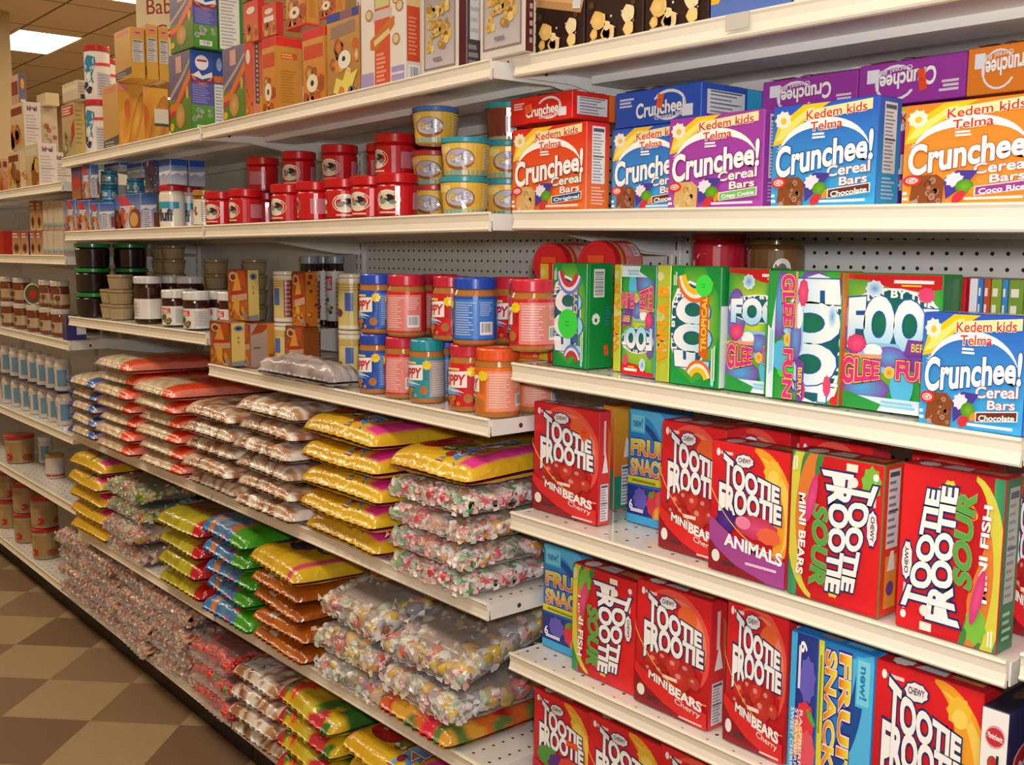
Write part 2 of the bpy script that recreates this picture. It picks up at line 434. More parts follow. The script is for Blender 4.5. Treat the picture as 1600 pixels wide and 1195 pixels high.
def ceiling_lamp(x, y, label, power, on=True):
    t = empty('ceiling_light', (x, y, CH)); tag(t, label, 'ceiling light', 'recessed ceiling lamps')
    mb = MB(); w, l, f = .3, .6, .03
    for (a, b_, c, d) in ((-l-f, l+f, -w-f, -w), (-l-f, l+f, w, w+f), (-l-f, -l, -w, w), (l, l+f, -w, w)): cbox(mb, a, b_, c, d, -.012, -.0005, '#e9e0cc', 'paint', .002)
    mb.build('frame', t)
    mb = MB(); cbox(mb, -l, l, -w, w, -.008, -.0008, '#fff', 'lamp_diffuser', .001); mb.build('diffuser', t)
    ld = bpy.data.lights.new('lamp', 'AREA'); ld.shape = 'RECTANGLE'; ld.size = 1.2; ld.size_y = .6; ld.energy = power; ld.color = (1, .78, .50)
    lo = bpy.data.objects.new('lamp', ld); COL.objects.link(lo); lo.parent = t; lo.location = (0, 0, -.02)
LP = 22
ceiling_lamp(-12.1, 3.455, 'bright rectangular ceiling lamp beside the pale pillar, above the far cracker boxes', 40)
for i, x in enumerate((-9.0, -6.4, -3.8, -1.2, 1.4)):
    ceiling_lamp(x, -.3, 'recessed ceiling lamp over the aisle, %s from the far wall' % ORD[i+1], LP)
for j, y in enumerate((3.455, 6.4)):  # unseen lamps added over the aisles beyond, to brighten the ceiling by bounce
    for i, x in enumerate((-14.6, -9.0, -6.4, -3.8, -1.2)):
        if (i, j) != (0, 0): ceiling_lamp(x, y, 'added unseen ceiling lamp over the %s aisle beyond, %s from the far wall' % (('next', 'last')[j], ORD[i+1]), 42)
fl = bpy.data.lights.new('camera_flash', 'AREA'); fl.shape = 'DISK'; fl.size = .09; fl.energy = 18; fl.color = (1, .985, .96)
fo = bpy.data.objects.new('camera_flash', fl); COL.objects.link(fo)
fo.matrix_world = Matrix.Translation(CAMP+_u2*.10+_r2*.03) @ M3.to_4x4()
wd = bpy.data.worlds.new('world'); SC.world = wd; wd.use_nodes = True
wd.node_tree.nodes['Background'].inputs[0].default_value = (1, .82, .58, 1); wd.node_tree.nodes['Background'].inputs[1].default_value = .16

# ------------------------------------------------------------------ gondola shelving
YB = 1.672
WH = '#e6e4e0'; CREAM = '#efe7d6'
def shelf(par, nm, x0, x1, zl, zr, yf, base=False):
    """zl/zr: underside of the price strip at either end"""
    SH[nm] = (x0, x1, zl+.030, zr+.030, yf)
    g = .008; xa, xb = x0+g, x1-g
    def zz(x): return zl+(zr-zl)*(x-x0)/(x1-x0)
    mb = MB()
    def plate(xa, xb, ya, yb, d0, d1, col, m, mt=None):
        vs = [(x, y, zz(x)+d) for x in (xa, xb) for y in (ya, yb) for d in (d0, d1)]
        mb.add(vs, [(0, 1, 3, 2), (4, 6, 7, 5), (0, 4, 5, 1), (2, 3, 7, 6), (0, 2, 6, 4)], col, m)
        mb.add([vs[1], vs[3], vs[7], vs[5]], [(0, 2, 1) if 0 else (0, 3, 2, 1)], col, mt or m)
    plate(xa, xb, yf+.004, YB-.012, .018, .030, WH, 'paint', 'deck')
    plate(xa, xb, yf+.010, yf+.040, .006, .018, WH, 'paint')
    if not base:
        plate(xa+.02, xb-.02, yf+.17, yf+.26, .004, .018, WH, 'paint')
        plate(xa, xb, YB-.03, YB-.012, -.004, .018, WH, 'paint')
    s = mb.build('shelf', par)
    mb = MB()
    pr = [(.004, -.001), (-.002, .0), (-.004, .003), (-.0015, .0065), (.0005, .017), (-.0015, .0275), (-.004, .031), (-.002, .034), (.004, .034)]
    vs = [(x, yf+a, zz(x)+b) for x in (xa, xb) for a, b in pr]; n = len(pr)
    mb.add(vs, [(i, i+n, i+n+1, i+1) for i in range(n-1)]+[tuple(range(n)), tuple(reversed(range(n, 2*n)))], CREAM, 'paint')
    mb.build('price_strip', s)['label'] = 'cream price strip'
    if not base:
        for x in (xa-.003, xb+.0005):
            mb = MB(); z = zz(x)
            vs = []
            for dx in (0, .0025):
                for (y, d) in ((yf+.006, .001), (yf+.006, .031), (YB-.01, .031), (YB-.01, -.042), (YB-.09, -.038), (yf+.14, .002)): vs.append((x+dx, y, z+d))
            mb.add(vs, [tuple(range(6)), tuple(range(11, 5, -1))]+[(i, i+6, (i+1) % 6+6, (i+1) % 6) for i in range(6)], WH, 'paint')
            xx = x+.0026
            mb.add([(xx, yf+.075+.005*math.cos(a*PI/4), z+.015+.005*math.sin(a*PI/4)) for a in range(8)], [tuple(range(8))], '#3a3a3a', 'paint')
            mb.build('bracket', s)
    return s
def bay(x0, x1, label, shelves, zbase, ybase=1.22, top=2.3, peg=True):
    t = empty('gondola_shelving', ((x0+x1)/2, 1.45, 0)); tag(t, label, 'shelving unit', 'gondola shelving bays along the aisle')
    inv = V((-(x0+x1)/2, -1.45, 0))
    root = t
    mb = MB(); cbox(mb, x0+.022, x1-.022, YB, YB+.02, .05, top, '#d9d8d4', 'pegboard' if peg else 'paint', .001); mb.build('back_panel', root)
    for xx in (x0, x1):
        mb = MB(); cbox(mb, xx-.0215 if xx == x1 else xx+.0002, xx-.0002 if xx == x1 else xx+.0215, YB-.012, YB+.035, 0, top+.02, '#dddbd6', 'paint', .002)
        for k in range(int((top-.25)/.03)): # slots of the upright
            z = .2+k*.03; xc = xx+(.011 if xx == x0 else -.011)
            mb.add([(xc-.002, YB-.0123, z), (xc+.002, YB-.0123, z), (xc+.002, YB-.0123, z+.017), (xc-.002, YB-.0123, z+.017)], [(0, 1, 2, 3)], '#4a4844', 'paint')
        mb.build('upright', root)
    for (nm, zl, zr, yf) in shelves: shelf(root, nm, x0, x1, zl, zr, yf)
    shelf(root, shelves[0][0][:-1]+'F', x0, x1, zbase, zbase, ybase, True)
    mb = MB(); cbox(mb, x0+.004, x1-.004, 1.285, 1.30, .0005, zbase+.012, '#2b1f1c', 'rubber', .001)
    mb.build('kick_plate', root)['label'] = 'dark brown kick plate'
    for ch in root.children: ch.location = inv
    return t
YL, YR = 1.18, 1.222
J = [-5.10, -3.88, -2.697, -1.466, -.528, .40]
bay(-7.54, -6.32, 'shelving bay at the far end of the run, beyond the left edge of the photo', [('0A', 1.683, 1.683, YL), ('0B', 1.425, 1.425, YL), ('0C', 1.121, 1.121, YL), ('0D', .776, .776, YL), ('0E', .513, .513, YL)], .125, top=1.95, peg=False)
bay(-6.32, J[0], 'shelving bay mostly hidden behind the white bottles and jars at the left edge', [('8A', 1.683, 1.683, YL), ('8B', 1.425, 1.425, YL), ('8C', 1.121, 1.121, YL), ('8D', .776, .776, YL), ('8E', .513, .513, YL)], .125, top=1.95, peg=False)
bay(J[0], J[1], 'shelving bay at the left, holding white bottles, jars and red-lidded tubs', [('1A', 1.683, 1.686, YL), ('1B', 1.425, 1.427, YL), ('1C', 1.121, 1.121, YL), ('1D', .776, .779, YL), ('1E', .513, .516, YL)], .125, top=1.95, peg=False)
bay(J[1], J[2], 'shelving bay with the white-capped spread jars and beige tubs', [('2A', 1.764, 1.772, YL), ('2B', 1.511, 1.515, YL), ('2C', 1.213, 1.226, YL), ('2D', .798, .798, YL), ('2E', .440, .450, YL)], .125, top=2.0, peg=False)
bay(J[2], J[3], 'shelving bay with peanut butter jars and stacked candy bags', [('3A', 1.773, 1.785, YL), ('3B', 1.515, 1.520, YL), ('3C', 1.144, 1.146, YL), ('3D', .798, .797, YL), ('3E', .452, .470, YL)], .125)
bay(J[3], J[4], 'nearest shelving bay, full of cereal bar and fruit snack boxes', [('4A', 1.790, 1.781, YR), ('4B', 1.523, 1.509, YR), ('4C', 1.249, 1.238, YR), ('4D', .970, .969, YR), ('4E', .697, .703, YR), ('4G', .43, .43, YR)], .125)
bay(J[4], J[5], 'shelving bay cut off by the right edge of the photo', [('5A', 1.782, 1.782, YR), ('5B', 1.510, 1.510, YR), ('5C', 1.238, 1.238, YR), ('5D', .985, .985, YR), ('5E', .703, .703, YR), ('5G', .43, .43, YR)], .125)

mb = MB(); x_ = XA(1137, YR, 1.8); x2_ = XA(1174, YR, 1.8)
mb.add([(x_, YR-.0055, 1.796), (x2_, YR-.0055, 1.796), (x2_, YR-.0055, 1.818), (x_, YR-.0055, 1.818), (x_, YR-.0045, 1.796), (x2_, YR-.0045, 1.796), (x2_, YR-.0045, 1.818), (x_, YR-.0045, 1.818)], [(0, 1, 2, 3), (7, 6, 5, 4), (0, 4, 5, 1), (2, 6, 7, 3)], '#c9c4b8', 'paper')
par_ = [o for o in bpy.data.objects if o.name.startswith('gondola') and 'nearest' in o.get('label', '')][0]
sh_ = [c for c in par_.children if c.name.startswith('shelf')][0]
mb.build('price_tag', sh_)['label'] = 'grey paper price tag'

# hanging aisle sign
sx_ = XA(217, 2.3, 2.75)
t = empty('aisle_sign', (sx_+.14, 2.40, 2.55), rz=math.radians(38)); tag(t, 'cream hanging sign with dark red lettering above the yellow bread boxes', 'sign')
mb = MB(); cbox(mb, -.18, .18, -.006, .006, 0, .56, '#efe3c4', 'paper', .002)
A = Art(mb, (-.18, -.006, 0), (.36, 0, 0), (0, 0, .56), (0, -1, 0), m='paper')
A.text('Baby', .19, .40, .76, .60, '#a8443c', bold=.004); A.text('Care', .33, .215, .95, .345, '#a8443c', bold=.004)
mb.build('board', t)
for x in (-.14, .14):
    mb = MB(); cbox(mb, x-.0015, x+.0015, -.0015, .0015, .56, CH-2.55, '#8a857a', 'paint'); mb.build('hanging_wire', t)
# ------------------------------------------------------------------ pack designs
def crunchee(bg, bg2, flav, fcol, bar='#8a4a24', bartex='#6b3518', sw='#f4c922', ftx='#fff'):
    def f(A):
        A.rect(0, 0, 1, 1, bg2, bg)
        A.rect(0, 0, .32, .40, bg2, mix(bg, bg2, .6))
        A.poly([(.0, .62), (.10, .64), (.38, .90), (.56, 1), (.30, 1), (.05, .82)], sw); A.poly([(.02, .66), (.10, .68), (.30, .86), (.42, .97), (.34, .96), (.08, .77)], '#fbe77a')
        A.ell(.10, .87, .07, .075, '#f3efe0', wob=.25); A.ell(.105, .86, .03, .033, '#e4c64a')
        A.arc(.50, .50, .44, .36, .075, 172, 12, '#ffffff', taper=.95); A.ell(.09, .58, .055, .06, '#ffffff', wob=-.6, c2=mix('#ffffff', bg, .5))
        A.rect(.32, .84, .95, .94, '#f7e6a8', skew=.05); A.text('Kedem kids', .335, .845, .90, .955, '#d42a30', out=('#fff6d8', .05), warp=lambda a, b: (a, b*.8+a*.32))
        A.text('Telma', .38, .735, .68, .835, '#d42a30', out=('#fff6d8', .06), warp=lambda a, b: (a, b*.85+a*.15))
        A.lines(.40, .655, .56, .72, 2, '#ffffff', .6)
        w = lambda a, b: (a, (b-.5)*(1.28-.38*a if a < .93 else 1.15)+.5+.50*a-.22)
        A.text('Crunchee!', .05, .385, .965, .615, '#ffffff', out=(mix(bg, '#101030', .55), .058), bold=.032, warp=w)
        A.text('Cereal', .56, .285, .95, .40, '#ffffff', out=('#b04038' if bg != '#e2251c' else '#3f8f6a', .055), warp=lambda a, b: (a, b*.85+.3*a), bold=.02)
        A.text('Bars', .68, .195, .93, .285, '#ffffff', out=('#b04038', .055), warp=lambda a, b: (a, b*.85+.25*a), bold=.02)
        A.poly([(.07, .05), (.20, .0), (.33, .0), (.34, .24), (.28, .30), (.09, .30)], bar); A.blobs(.10, .03, .31, .27, 16, [bartex, mix(bar, '#ffffff', .25), bar], .025, 3)
        A.ell(.085, .25, .075, .055, '#d8333a'); A.ell(.085, .25, .05, .032, '#f4d9d2'); A.text('Cc', .05, .23, .12, .27, '#c22')
        A.poly([(.36, .05), (.52, .20), (.60, .32), (.44, .33), (.34, .25)], '#4a3a9a'); A.ell(.42, .24, .06, .06, '#efe6f4', wob=.3); A.ell(.50, .17, .07, .07, '#77b52e', c2='#4d8f24'); A.ell(.46, .07, .06, .045, '#d4333c', rot=40); A.ell(.56, .12, .05, .03, '#e8912a', rot=50)
        A.rect(.575, .075, .97, .165, '#f4efe6', skew=.045); A.rect(.585, .083, .96, .157, fcol, skew=.043); A.text(flav, .61, .09, .94, .145, ftx, bold=.025, warp=lambda a, b: (a, b*.9+.6*a))
        A.lines(.50, .025, .93, .075, 1, mix(bg2, '#ffffff', .75), .5, False)
        A.lines(.02, .04, .07, .15, 2, '#ffffff', .5)
    return f
def crunch_side(c, c2):
    def f(A):
        A.rect(0, 0, 1, 1, c2, c); A.nutri(.22, .30, .80, .96, 16); A.lines(.2, .05, .8, .27, 6, mix(c2, '#ffffff', .5))
    return f
def crunch_top(c, flip=False):
    def f(A):
        A.rect(0, 0, 1, 1, c); A.lines(.05, .55, .25, .85, 3, mix(c, '#ffffff', .65), .6)
        w = lambda a, b: (a, b*(1-.2*a)+.28*a)
        A.arc(.64, .50, .20, .44, .025, -150, 150, '#f0f0f6')
        A.text('Crunchee!', .26, .20, .82, .62, '#ffffff', out=(mix(c, '#101030', .5), .05), bold=.03, warp=w)
        A.text('Cereal Bars', .48, .10, .86, .26, '#f4e9e9', out=(mix(c, '#101030', .3), .04), warp=lambda a, b: (a, b*.8+.5*a))
        A.rect(.80, .12, .92, .45, '#eef0fa')
    return f
CR = dict(red=('#e2251c', '#ef7a2c'), blue=('#2b58c4', '#3fb3ea'), purple=('#a03aa6', '#b04cb4'), orange=('#e8852a', '#f09a3c'))
def crunch_face(k, flav): 
    fc = dict(red='#27508c', blue='#6a3026', purple='#7cc06a', orange='#9a3a96')[k]
    return crunchee(CR[k][0], CR[k][1], flav, fc, *(('#d8b06a', '#b9863c') if k in ('purple', 'red') else ('#8a4a24', '#6b3518')))

TW = '#fbfbfb'; NAVY = '#1d2f66'
def tlogo(A, x0, y0, x1, y1):
    """white wobbly two-line lettering with a dark blue outline"""
    W, Hh = x1-x0, y1-y0
    f1 = lambda a, b: (a, b*(1-.40*a)+(-.28*a)+(.30*(1-a)**4 if b > .5 else 0)+.05)
    f2 = lambda a, b: (a, b*(1-.30*a)+(-.16*a)-(.55*(1-a)**5 if b < .5 else 0))
    ya, yb = y0+Hh*.52, y0+Hh*.97; yc, yd = y0+Hh*.10, y0+Hh*.56
    for c, off in ((NAVY, .11), (TW, .048)):
        A.text('TOOTIE', x0+.06*W, ya, x1-.04*W, yb, c, bold=off, warp=f1); A.text('FROOTIE', x0, yc, x1, yd, c, bold=off, warp=f2)
    cx, cy = x0+W*.40, y1+Hh*.07
    A.ell(cx, cy, .155*W, .13*Hh, NAVY, wob=.12); A.ell(cx, cy, .135*W, .11*Hh, '#f6f2f2', wob=.12)
    A.text('CHEWY', cx-.10*W, cy-.035*Hh, cx+.10*W, cy+.05*Hh, '#3a3550', bold=.03)
def tootie(var, seed=1):
    def f(A):
        red = '#e0202a'
        A.rect(0, 0, 1, 1, '#b81824', '#e4222a')
        rd = random.Random(seed)
        if var in ('bears',):
            A.arc(.50, .58, .52, .42, .16, 120, -40, '#ee5a4c', taper=.9); A.arc(.56, .60, .40, .34, .10, 100, -30, '#f08a6a', taper=.9)
            A.ell(.70, .82, .13, .09, '#ef6a36', rot=-30)
        elif var in ('animals', 'orange', 'sour'):
            A.arc(.52, .52, .56, .50, .30, 85, -60, '#f3a52e', taper=.8); A.arc(.55, .52, .50, .43, .10, 80, -40, '#f7cf5a', taper=.9)
            A.ell(.80, .84, .10, .085, '#f2c23c', wob=.2); A.ell(.81, .80, .07, .06, '#f6d862')
        if var in ('sour', 'sourbears', 'minifish'):
            g = '#3f8a4a'
            if var != 'sour':
                A.poly([(0, 0), (.86, 0), (.62, .14), (.30, .24), (0, .36)], g); A.rect(0, 0, 1, .10, '#2f8a62', '#43a06a')
                A.arc(.40, .30, .60, .36, .10, 185, 355, '#d8d04a', taper=.7); A.arc(.42, .36, .50, .30, .14, 190, 300, '#e0803a', taper=.8)
                A.ell(.82, .44, .14, .10, '#f0b030', rot=60); A.ell(.86, .52, .08, .08, '#f6d348', wob=.15); A.ell(.13, .88 if var == 'sourbears' else .2, .10, .09, '#7cc044', wob=.2)
            else:
                A.rect(0, 0, 1, .16, '#e55a86', '#f3a43c'); A.ell(.26, .12, .16, .13, '#3f9a3a', wob=.18, rot=-30); A.ell(.20, .19, .09, .08, '#6fbf4a', wob=.2)
        A.arc(.06, .93, .0001, .0001, .02, 0, 10, red, n=2)
        A.ell(.085, .925, .025, .03, '#fff'); A.lines(.12, .905, .28, .945, 1, '#ffd8d8', .6, False)
        if var in ('sourbears', 'minifish'): tlogo(A, .10, .43, .90, .88)
        elif var == 'sour': tlogo(A, .10, .34, .86, .84)
        else: tlogo(A, .12, .46, .92, .86)
        if var in ('bears',):
            for (x, y, r, c) in ((.27, .38, .12, '#d8342e'), (.40, .43, .10, '#c22a28'), (.55, .40, .12, '#dc4036'), (.72, .40, .11, '#c8302c'), (.36, .31, .10, '#b82626'), (.64, .31, .13, '#d23a30'), (.20, .30, .08, '#c02a28'), (.82, .33, .08, '#d8463a')):
                A.ell(x, y, r, r*.62, c, c2=mix(c, '#701010', .35), wob=.1); A.ell(x-r*.25, y+r*.2, r*.3, r*.16, mix(c, '#ffffff', .25))
            A.lines(.40, .275, .60, .315, 1, '#ffe0d8', .7, False)
            A.poly([(0, 0), (1, 0), (1, .13), (.75, .16), (.35, .22), (0, .33)], '#e02a2c'); A.arc(.9, 1.15, 1.1, .96, .012, 195, 275, '#f6c85a')
            A.poly([(0, 0), (.80, 0), (.40, .08), (.12, .18), (0, .26)], '#8e1a26')
            sl = lambda a, b: (a, b*.8-.55*a+.5)
            A.text('MINI', .21, .20, .47, .275, '#fff', bold=.035, warp=sl); A.text('BEARS', .50, .135, .93, .225, '#fff', bold=.04, out=('#e88', .05), warp=sl)
            A.text('Cherry', .58, .07, .92, .14, '#ffe9e4', out=('#b02030', .03), warp=sl)
            A.ell(.10, .115, .055, .048, '#f4f0ee'); A.lines(.18, .055, .36, .09, 1, '#5a2a30', .9, False); A.lines(.64, .015, .95, .035, 1, '#ffd8d0', .7, False)
        elif var == 'animals':
            A.ell(.22, .40, .12, .085, '#5b2f9a', c2='#3d2076', wob=.22); A.ell(.62, .40, .26, .085, '#e4508c', c2='#c23a50', wob=.12); A.ell(.78, .36, .14, .06, '#ee6a4a', wob=.1); A.ell(.45, .42, .1, .05, '#f08ab0')
            A.poly([(0, 0), (1, 0), (1, .20), (.7, .22), (.3, .30), (0, .42)], '#a84a9a'); A.poly([(0, 0), (.8, 0), (.35, .08), (.1, .18), (0, .24)], '#8e1a26'); A.arc(.9, 1.2, 1.1, .97, .012, 195, 275, '#f6c85a')
            A.text('ANIMALS', .22, .165, .96, .285, '#fff', bold=.04, out=('#7a2a8a', .06), warp=lambda a, b: (a, b*.75-.45*a+.45))
            A.ell(.10, .115, .055, .048, '#f4f0ee'); A.lines(.18, .055, .36, .09, 1, '#5a2a30', .9, False); A.lines(.5, .10, .9, .13, 1, '#f0c8e8', .7, False)
        elif var == 'orange':
            A.ell(.30, .38, .2, .1, '#4f9a3c', wob=.15); A.ell(.46, .33, .16, .11, '#5b2f8a', wob=.15); A.ell(.7, .36, .2, .1, '#d84a3a', wob=.12)
            A.poly([(0, 0), (1, 0), (1, .18), (.5, .22), (0, .30)], '#c22a3a'); A.text('FRUIT', .3, .1, .8, .2, '#fff', bold=.03)
        elif var == 'sour':
            A.text('SOUR', .46, .225, .94, .36, '#4aa34e', out=('#e8f6d8', .05, '#3a2a2a', .09), bold=.04, shear=.2)
        elif var in ('sourbears', 'minifish'):
            A.text('SOUR', .34, .26, .88, .42, '#57a84a', out=('#eef6c8', .05, '#b03a2a', .09), bold=.045, shear=.15, warp=lambda a, b: (a, b+.12*math.sin(a*PI)))
            A.text('MINI FISH' if var == 'minifish' else 'MINI BEARS', .28, .10, .84, .175, '#fff', out=('#c0507a', .05), bold=.03, warp=lambda a, b: (a, b+.25*math.sin(a*PI)))
            A.ell(.30, .19 if var == 'minifish' else .25, .17, .05, '#e8558c', c2='#d03a7a', rot=-10)
            A.ell(.14, .70, .035, .05, '#f4f0ee'); A.rect(.02, .62, .07, .74, '#fff2e0')
            A.lines(.03, .02, .16, .08, 2, '#e8f4e0', .6)
    return f
def tootie_side(c='#d82430', c2='#e64a46', strip=True):
    def f(A):
        A.rect(0, 0, 1, 1, c2, c); A.arc(.5, .6, .6, .3, .3, 60, -40, mix(c, '#f08a4a', .6), taper=.8)
        A.nutri(.14, .03, .86, .36, 12); A.rect(.35, .62, .55, .92, '#f3d8d8')
        A.poly([(.25, .46), (.8, .46), (.62, .60), (.52, .66), (.42, .58)], '#fafafa')
    return f
def tootie_top(A):
    A.rect(0, 0, 1, 1, '#c01e28'); A.ell(.2, .4, .09, .3, '#e8e8e8', wob=.2); A.poly([(.33, .2), (.62, .2), (.6, .75), (.40, .75)], '#c9c6cc'); A.rect(.66, .3, .94, .7, '#d8924a'); A.lines(.66, .3, .92, .7, 3, '#7a6a6a')
def fruitsnack(A):
    A.rect(0, 0, 1, 1, '#1f6fc4', '#2b98e4'); A.arc(.35, .45, .75, .62, .28, 120, -10, '#55bdf4', taper=.4); A.arc(.2, .2, .8, .7, .12, 100, 0, '#1a4f9e', taper=.6)
    A.rect(.03, .80, .36, .97, '#4ec6ee'); A.rect(.05, .815, .34, .955, '#7edcf6'); A.text('new!', .09, .85, .30, .93, '#2a88c8', bold=.03)
    w = lambda a, b: (a, b*.9+.08*math.sin(a*PI))
    for t, y in (('FRUIT', .60), ('SNACKS', .43)):
        A.text(t, .06, y, .95, y+.145, (('#e86a1e', '#f6ea3a')), out=('#f4f0ff', .06, '#35207a', .10), bold=.03, warp=w)
    A.rect(.0, .345, 1, .41, '#e6dc34', skew=.02); A.lines(.1, .355, .8, .40, 1, '#8a9a2a', .5)
    A.rect(0, 0, 1, .33, '#232f80', '#2b3f94'); A.ell(.62, .20, .16, .11, '#e43a4a', wob=.15); A.ell(.80, .24, .14, .10, '#e85a6a', wob=.15); A.ell(.72, .10, .13, .09, '#f0962a'); A.ell(.72, .10, .10, .07, '#f7b24a'); A.ell(.55, .28, .06, .03, '#57b03a', rot=30)
    A.ell(.30, .22, .14, .09, '#6a62c8', wob=.2); A.text('6', .05, .12, .12, .2, '#fff', bold=.03)
    A.rect(0, 0, 1, .075, '#3fb0ea'); A.lines(.08, .09, .5, .14, 1, '#e8e8ff', .6)
def fruitsnack_side(A):
    A.rect(0, 0, 1, 1, '#1f7fd0', '#3aa6e8'); A.rect(.25, .1, .75, .9, '#62c0f0')
def fruitsnack_tall(A):           # lettering for the pack lying on its side
    fruitsnack(A)
    for k, t in enumerate(('SWEET CHERRY', 'STRAWBERRY', 'RASPBERRY')): A.text(t, .52, .03+.055*k, .98, .07+.055*k, '#f6f2ff', bold=.015)
def footlogo(A, cx, cy, W, n='FOOT', tilt=0):
    A.ell(cx, cy, W*.62, W*.36*A.w/A.h, '#f2f4fb'); A.ell(cx, cy, W*.58, W*.335*A.w/A.h, '#157a4a', c2='#0e5a6a')
    h = W*.36*A.w/A.h
    A.text('FRUIT BY THE', cx-W*.50, cy+h*.50, cx+W*.50, cy+h*.82, '#ffffff', out=('#0d6a48', .03), bold=.04, warp=lambda a, b: (a, b*.8+1.1*math.sin(a*PI)-.5))
    w = lambda a, b: (a, (b-.5)*(1.1+.18*math.sin(a*PI)-.15*a)+.5)
    sh = ('#9fdcf8', '#ffffff')
    A.text('T', cx+W*.36, cy-h*.50, cx+W*.55, cy+h*.30, sh, out=('#1e5aa8', .09), bold=.06)
    A.text('FOO', cx-W*.54, cy-h*.86, cx+W*.40, cy+h*.46, sh, out=('#1e5aa8', .085), bold=.06, warp=w)
def foot_green(c1, c2, tape):
    def f(A):
        A.rect(0, 0, 1, 1, '#0f8f3e', '#16a044'); A.ell(.52, .52, .48, .52, '#c6d838', c2='#2fa23c', wob=.06)
        footlogo(A, .50, .63, .62)
        A.poly([(.22, .22), (.80, .22), (.84, .40), (.26, .40)], c1); A.text('TIE-DYE' if tape == 0 else 'TROPICAL', .30, .255, .76, .36, c2, bold=.03)
        if tape == 0: cs = ['#6a88d8', '#e8e8f4', '#c83a4a']
        else: cs = ['#e8702a', '#f4f0e4', '#f2c22e']
        for k, c in enumerate(cs):
            A.arc(.96, .50, .26-.035*k, .40-.05*k, .05, 250, 100, c); A.arc(.02, .40, .20-.03*k, .30-.04*k, .045, -70, 60, c)
        A.lines(.06, .05, .44, .14, 2, '#cfeeda', .7); A.ell(.04, .1, .03, .03, '#9fe4f4'); A.lines(.84, .88, .97, .96, 2, '#bfe6b8', .8)
    return f
def foot_fun(A):
    A.rect(0, 0, 1, 1, '#2aa040', '#3eb048'); A.ell(.45, .62, .62, .50, '#d8e23c', c2='#2fa840', wob=.14, n=26)
    A.poly([(0, 1), (1, 1), (1, .90), (.78, .885), (.5, .90), (.25, .955), (0, .965)], '#d8242c'); A.lines(.52, .935, .92, .965, 1, '#fff', .8, False); A.lines(.60, .915, .80, .93, 1, '#f6d23a', .8, False)
    A.ell(.13, .62, .16, .22, '#6a9ad8', c2='#7a4ab0'); A.ell(.80, .40, .14, .10, '#7a4ab0')
    footlogo(A, .52, .68, .82)
    A.poly([(.16, .40), (.30, .50), (.60, .50), (.74, .36), (.62, .22), (.40, .30)], '#8ac6ec'); A.ell(.52, .40, .18, .08, '#58a6de', c2='#7a54b8'); A.ell(.34, .44, .10, .05, '#f0f6fc')
    A.ell(.16, .485, .10, .065, '#ee5a8a', c2='#d83a6a', wob=.12); A.ell(.92, .50, .08, .06, '#ee5a8a', c2='#d83a6a', wob=.12); A.ell(.33, .895, .085, .055, '#4aa8e0', c2='#e8f6ff', wob=.2); A.ell(.86, .86, .075, .05, '#e84a7a', wob=.15)
    A.poly([(.66, .42), (1, .44), (1, .53), (.70, .54)], '#7a3f9c'); A.text('BERRY', .74, .455, .97, .51, '#f2d24a', bold=.02)
    A.rect(.0, .375, .44, .405, '#f0a07a', skew=.01)
    A.ell(.24, .16, .30, .10, '#3fb0e4', c2='#7a44a8'); A.ell(.66, .20, .12, .14, '#56bce8'); A.rect(.0, 0, 1, .10, '#f4f6fa', '#cfeaf8'); A.poly([(0, 0), (.42, 0), (.46, .05), (.1, .12), (0, .14)], '#2a9a44')
    w = lambda a, b: (a, (b-.5)*(1.25-.5*a)+.5+.12*a)
    A.text('GLEE', .03, .20, .42, .355, '#d8348a', out=('#f6e04a', .07, '#8a2460', .11), bold=.04, warp=w); A.ell(.53, .29, .055, .045, '#d88a2a', c2='#f4d25a'); A.text('FUN', .61, .25, .98, .375, '#d8348a', out=('#f6e04a', .07, '#8a2460', .11), bold=.04, warp=lambda a, b: (a, b))
    A.lines(.46, .03, .92, .085, 2, '#8ad2ea', .6)
def foot_side(A): A.rect(0, 0, 1, 1, '#0e8a3e'); A.rect(.06, 0, .10, 1, '#3bb05e'); A.barcode(.24, .68, .66, .95, True); A.ell(.34, .47, .14, .05, '#f0f4f8', wob=.2); A.ell(.34, .46, .05, .02, '#155'); A.lines(.72, .40, .90, .60, 6, '#3a7ab8', .5)
def spine(bg, tx, c, edge=None):
    def f(A):
        A.rect(0, 0, 1, 1, bg)
        if edge: A.rect(0, 0, 1, .3, edge)
        A.blobs(.02, .1, .98, .9, 10, [mix(bg, '#c0d040', .5), mix(bg, '#ffffff', .3)], .05, 4)
        A.text(tx, .18, .36 if edge else .12, .82, .86, c, out=('#1c2a1c', .05), bold=.05)
    return f
def plain(c, c2=None):
    def f(A): A.rect(0, 0, 1, 1, c, c2 or c)
    return f
class Wide:        # shows only the left part of a design, as on a narrower pack
    def __init__(s, A, k):
        s.__dict__['A'] = A; s.__dict__['k0'] = k
        P = A.P; A.P = lambda x, y: P(x*k, y)
        A.w *= 1
    def __getattr__(s, n): return getattr(s.__dict__['A'], n)
    def __setattr__(s, n, v): setattr(s.__dict__['A'], n, v)

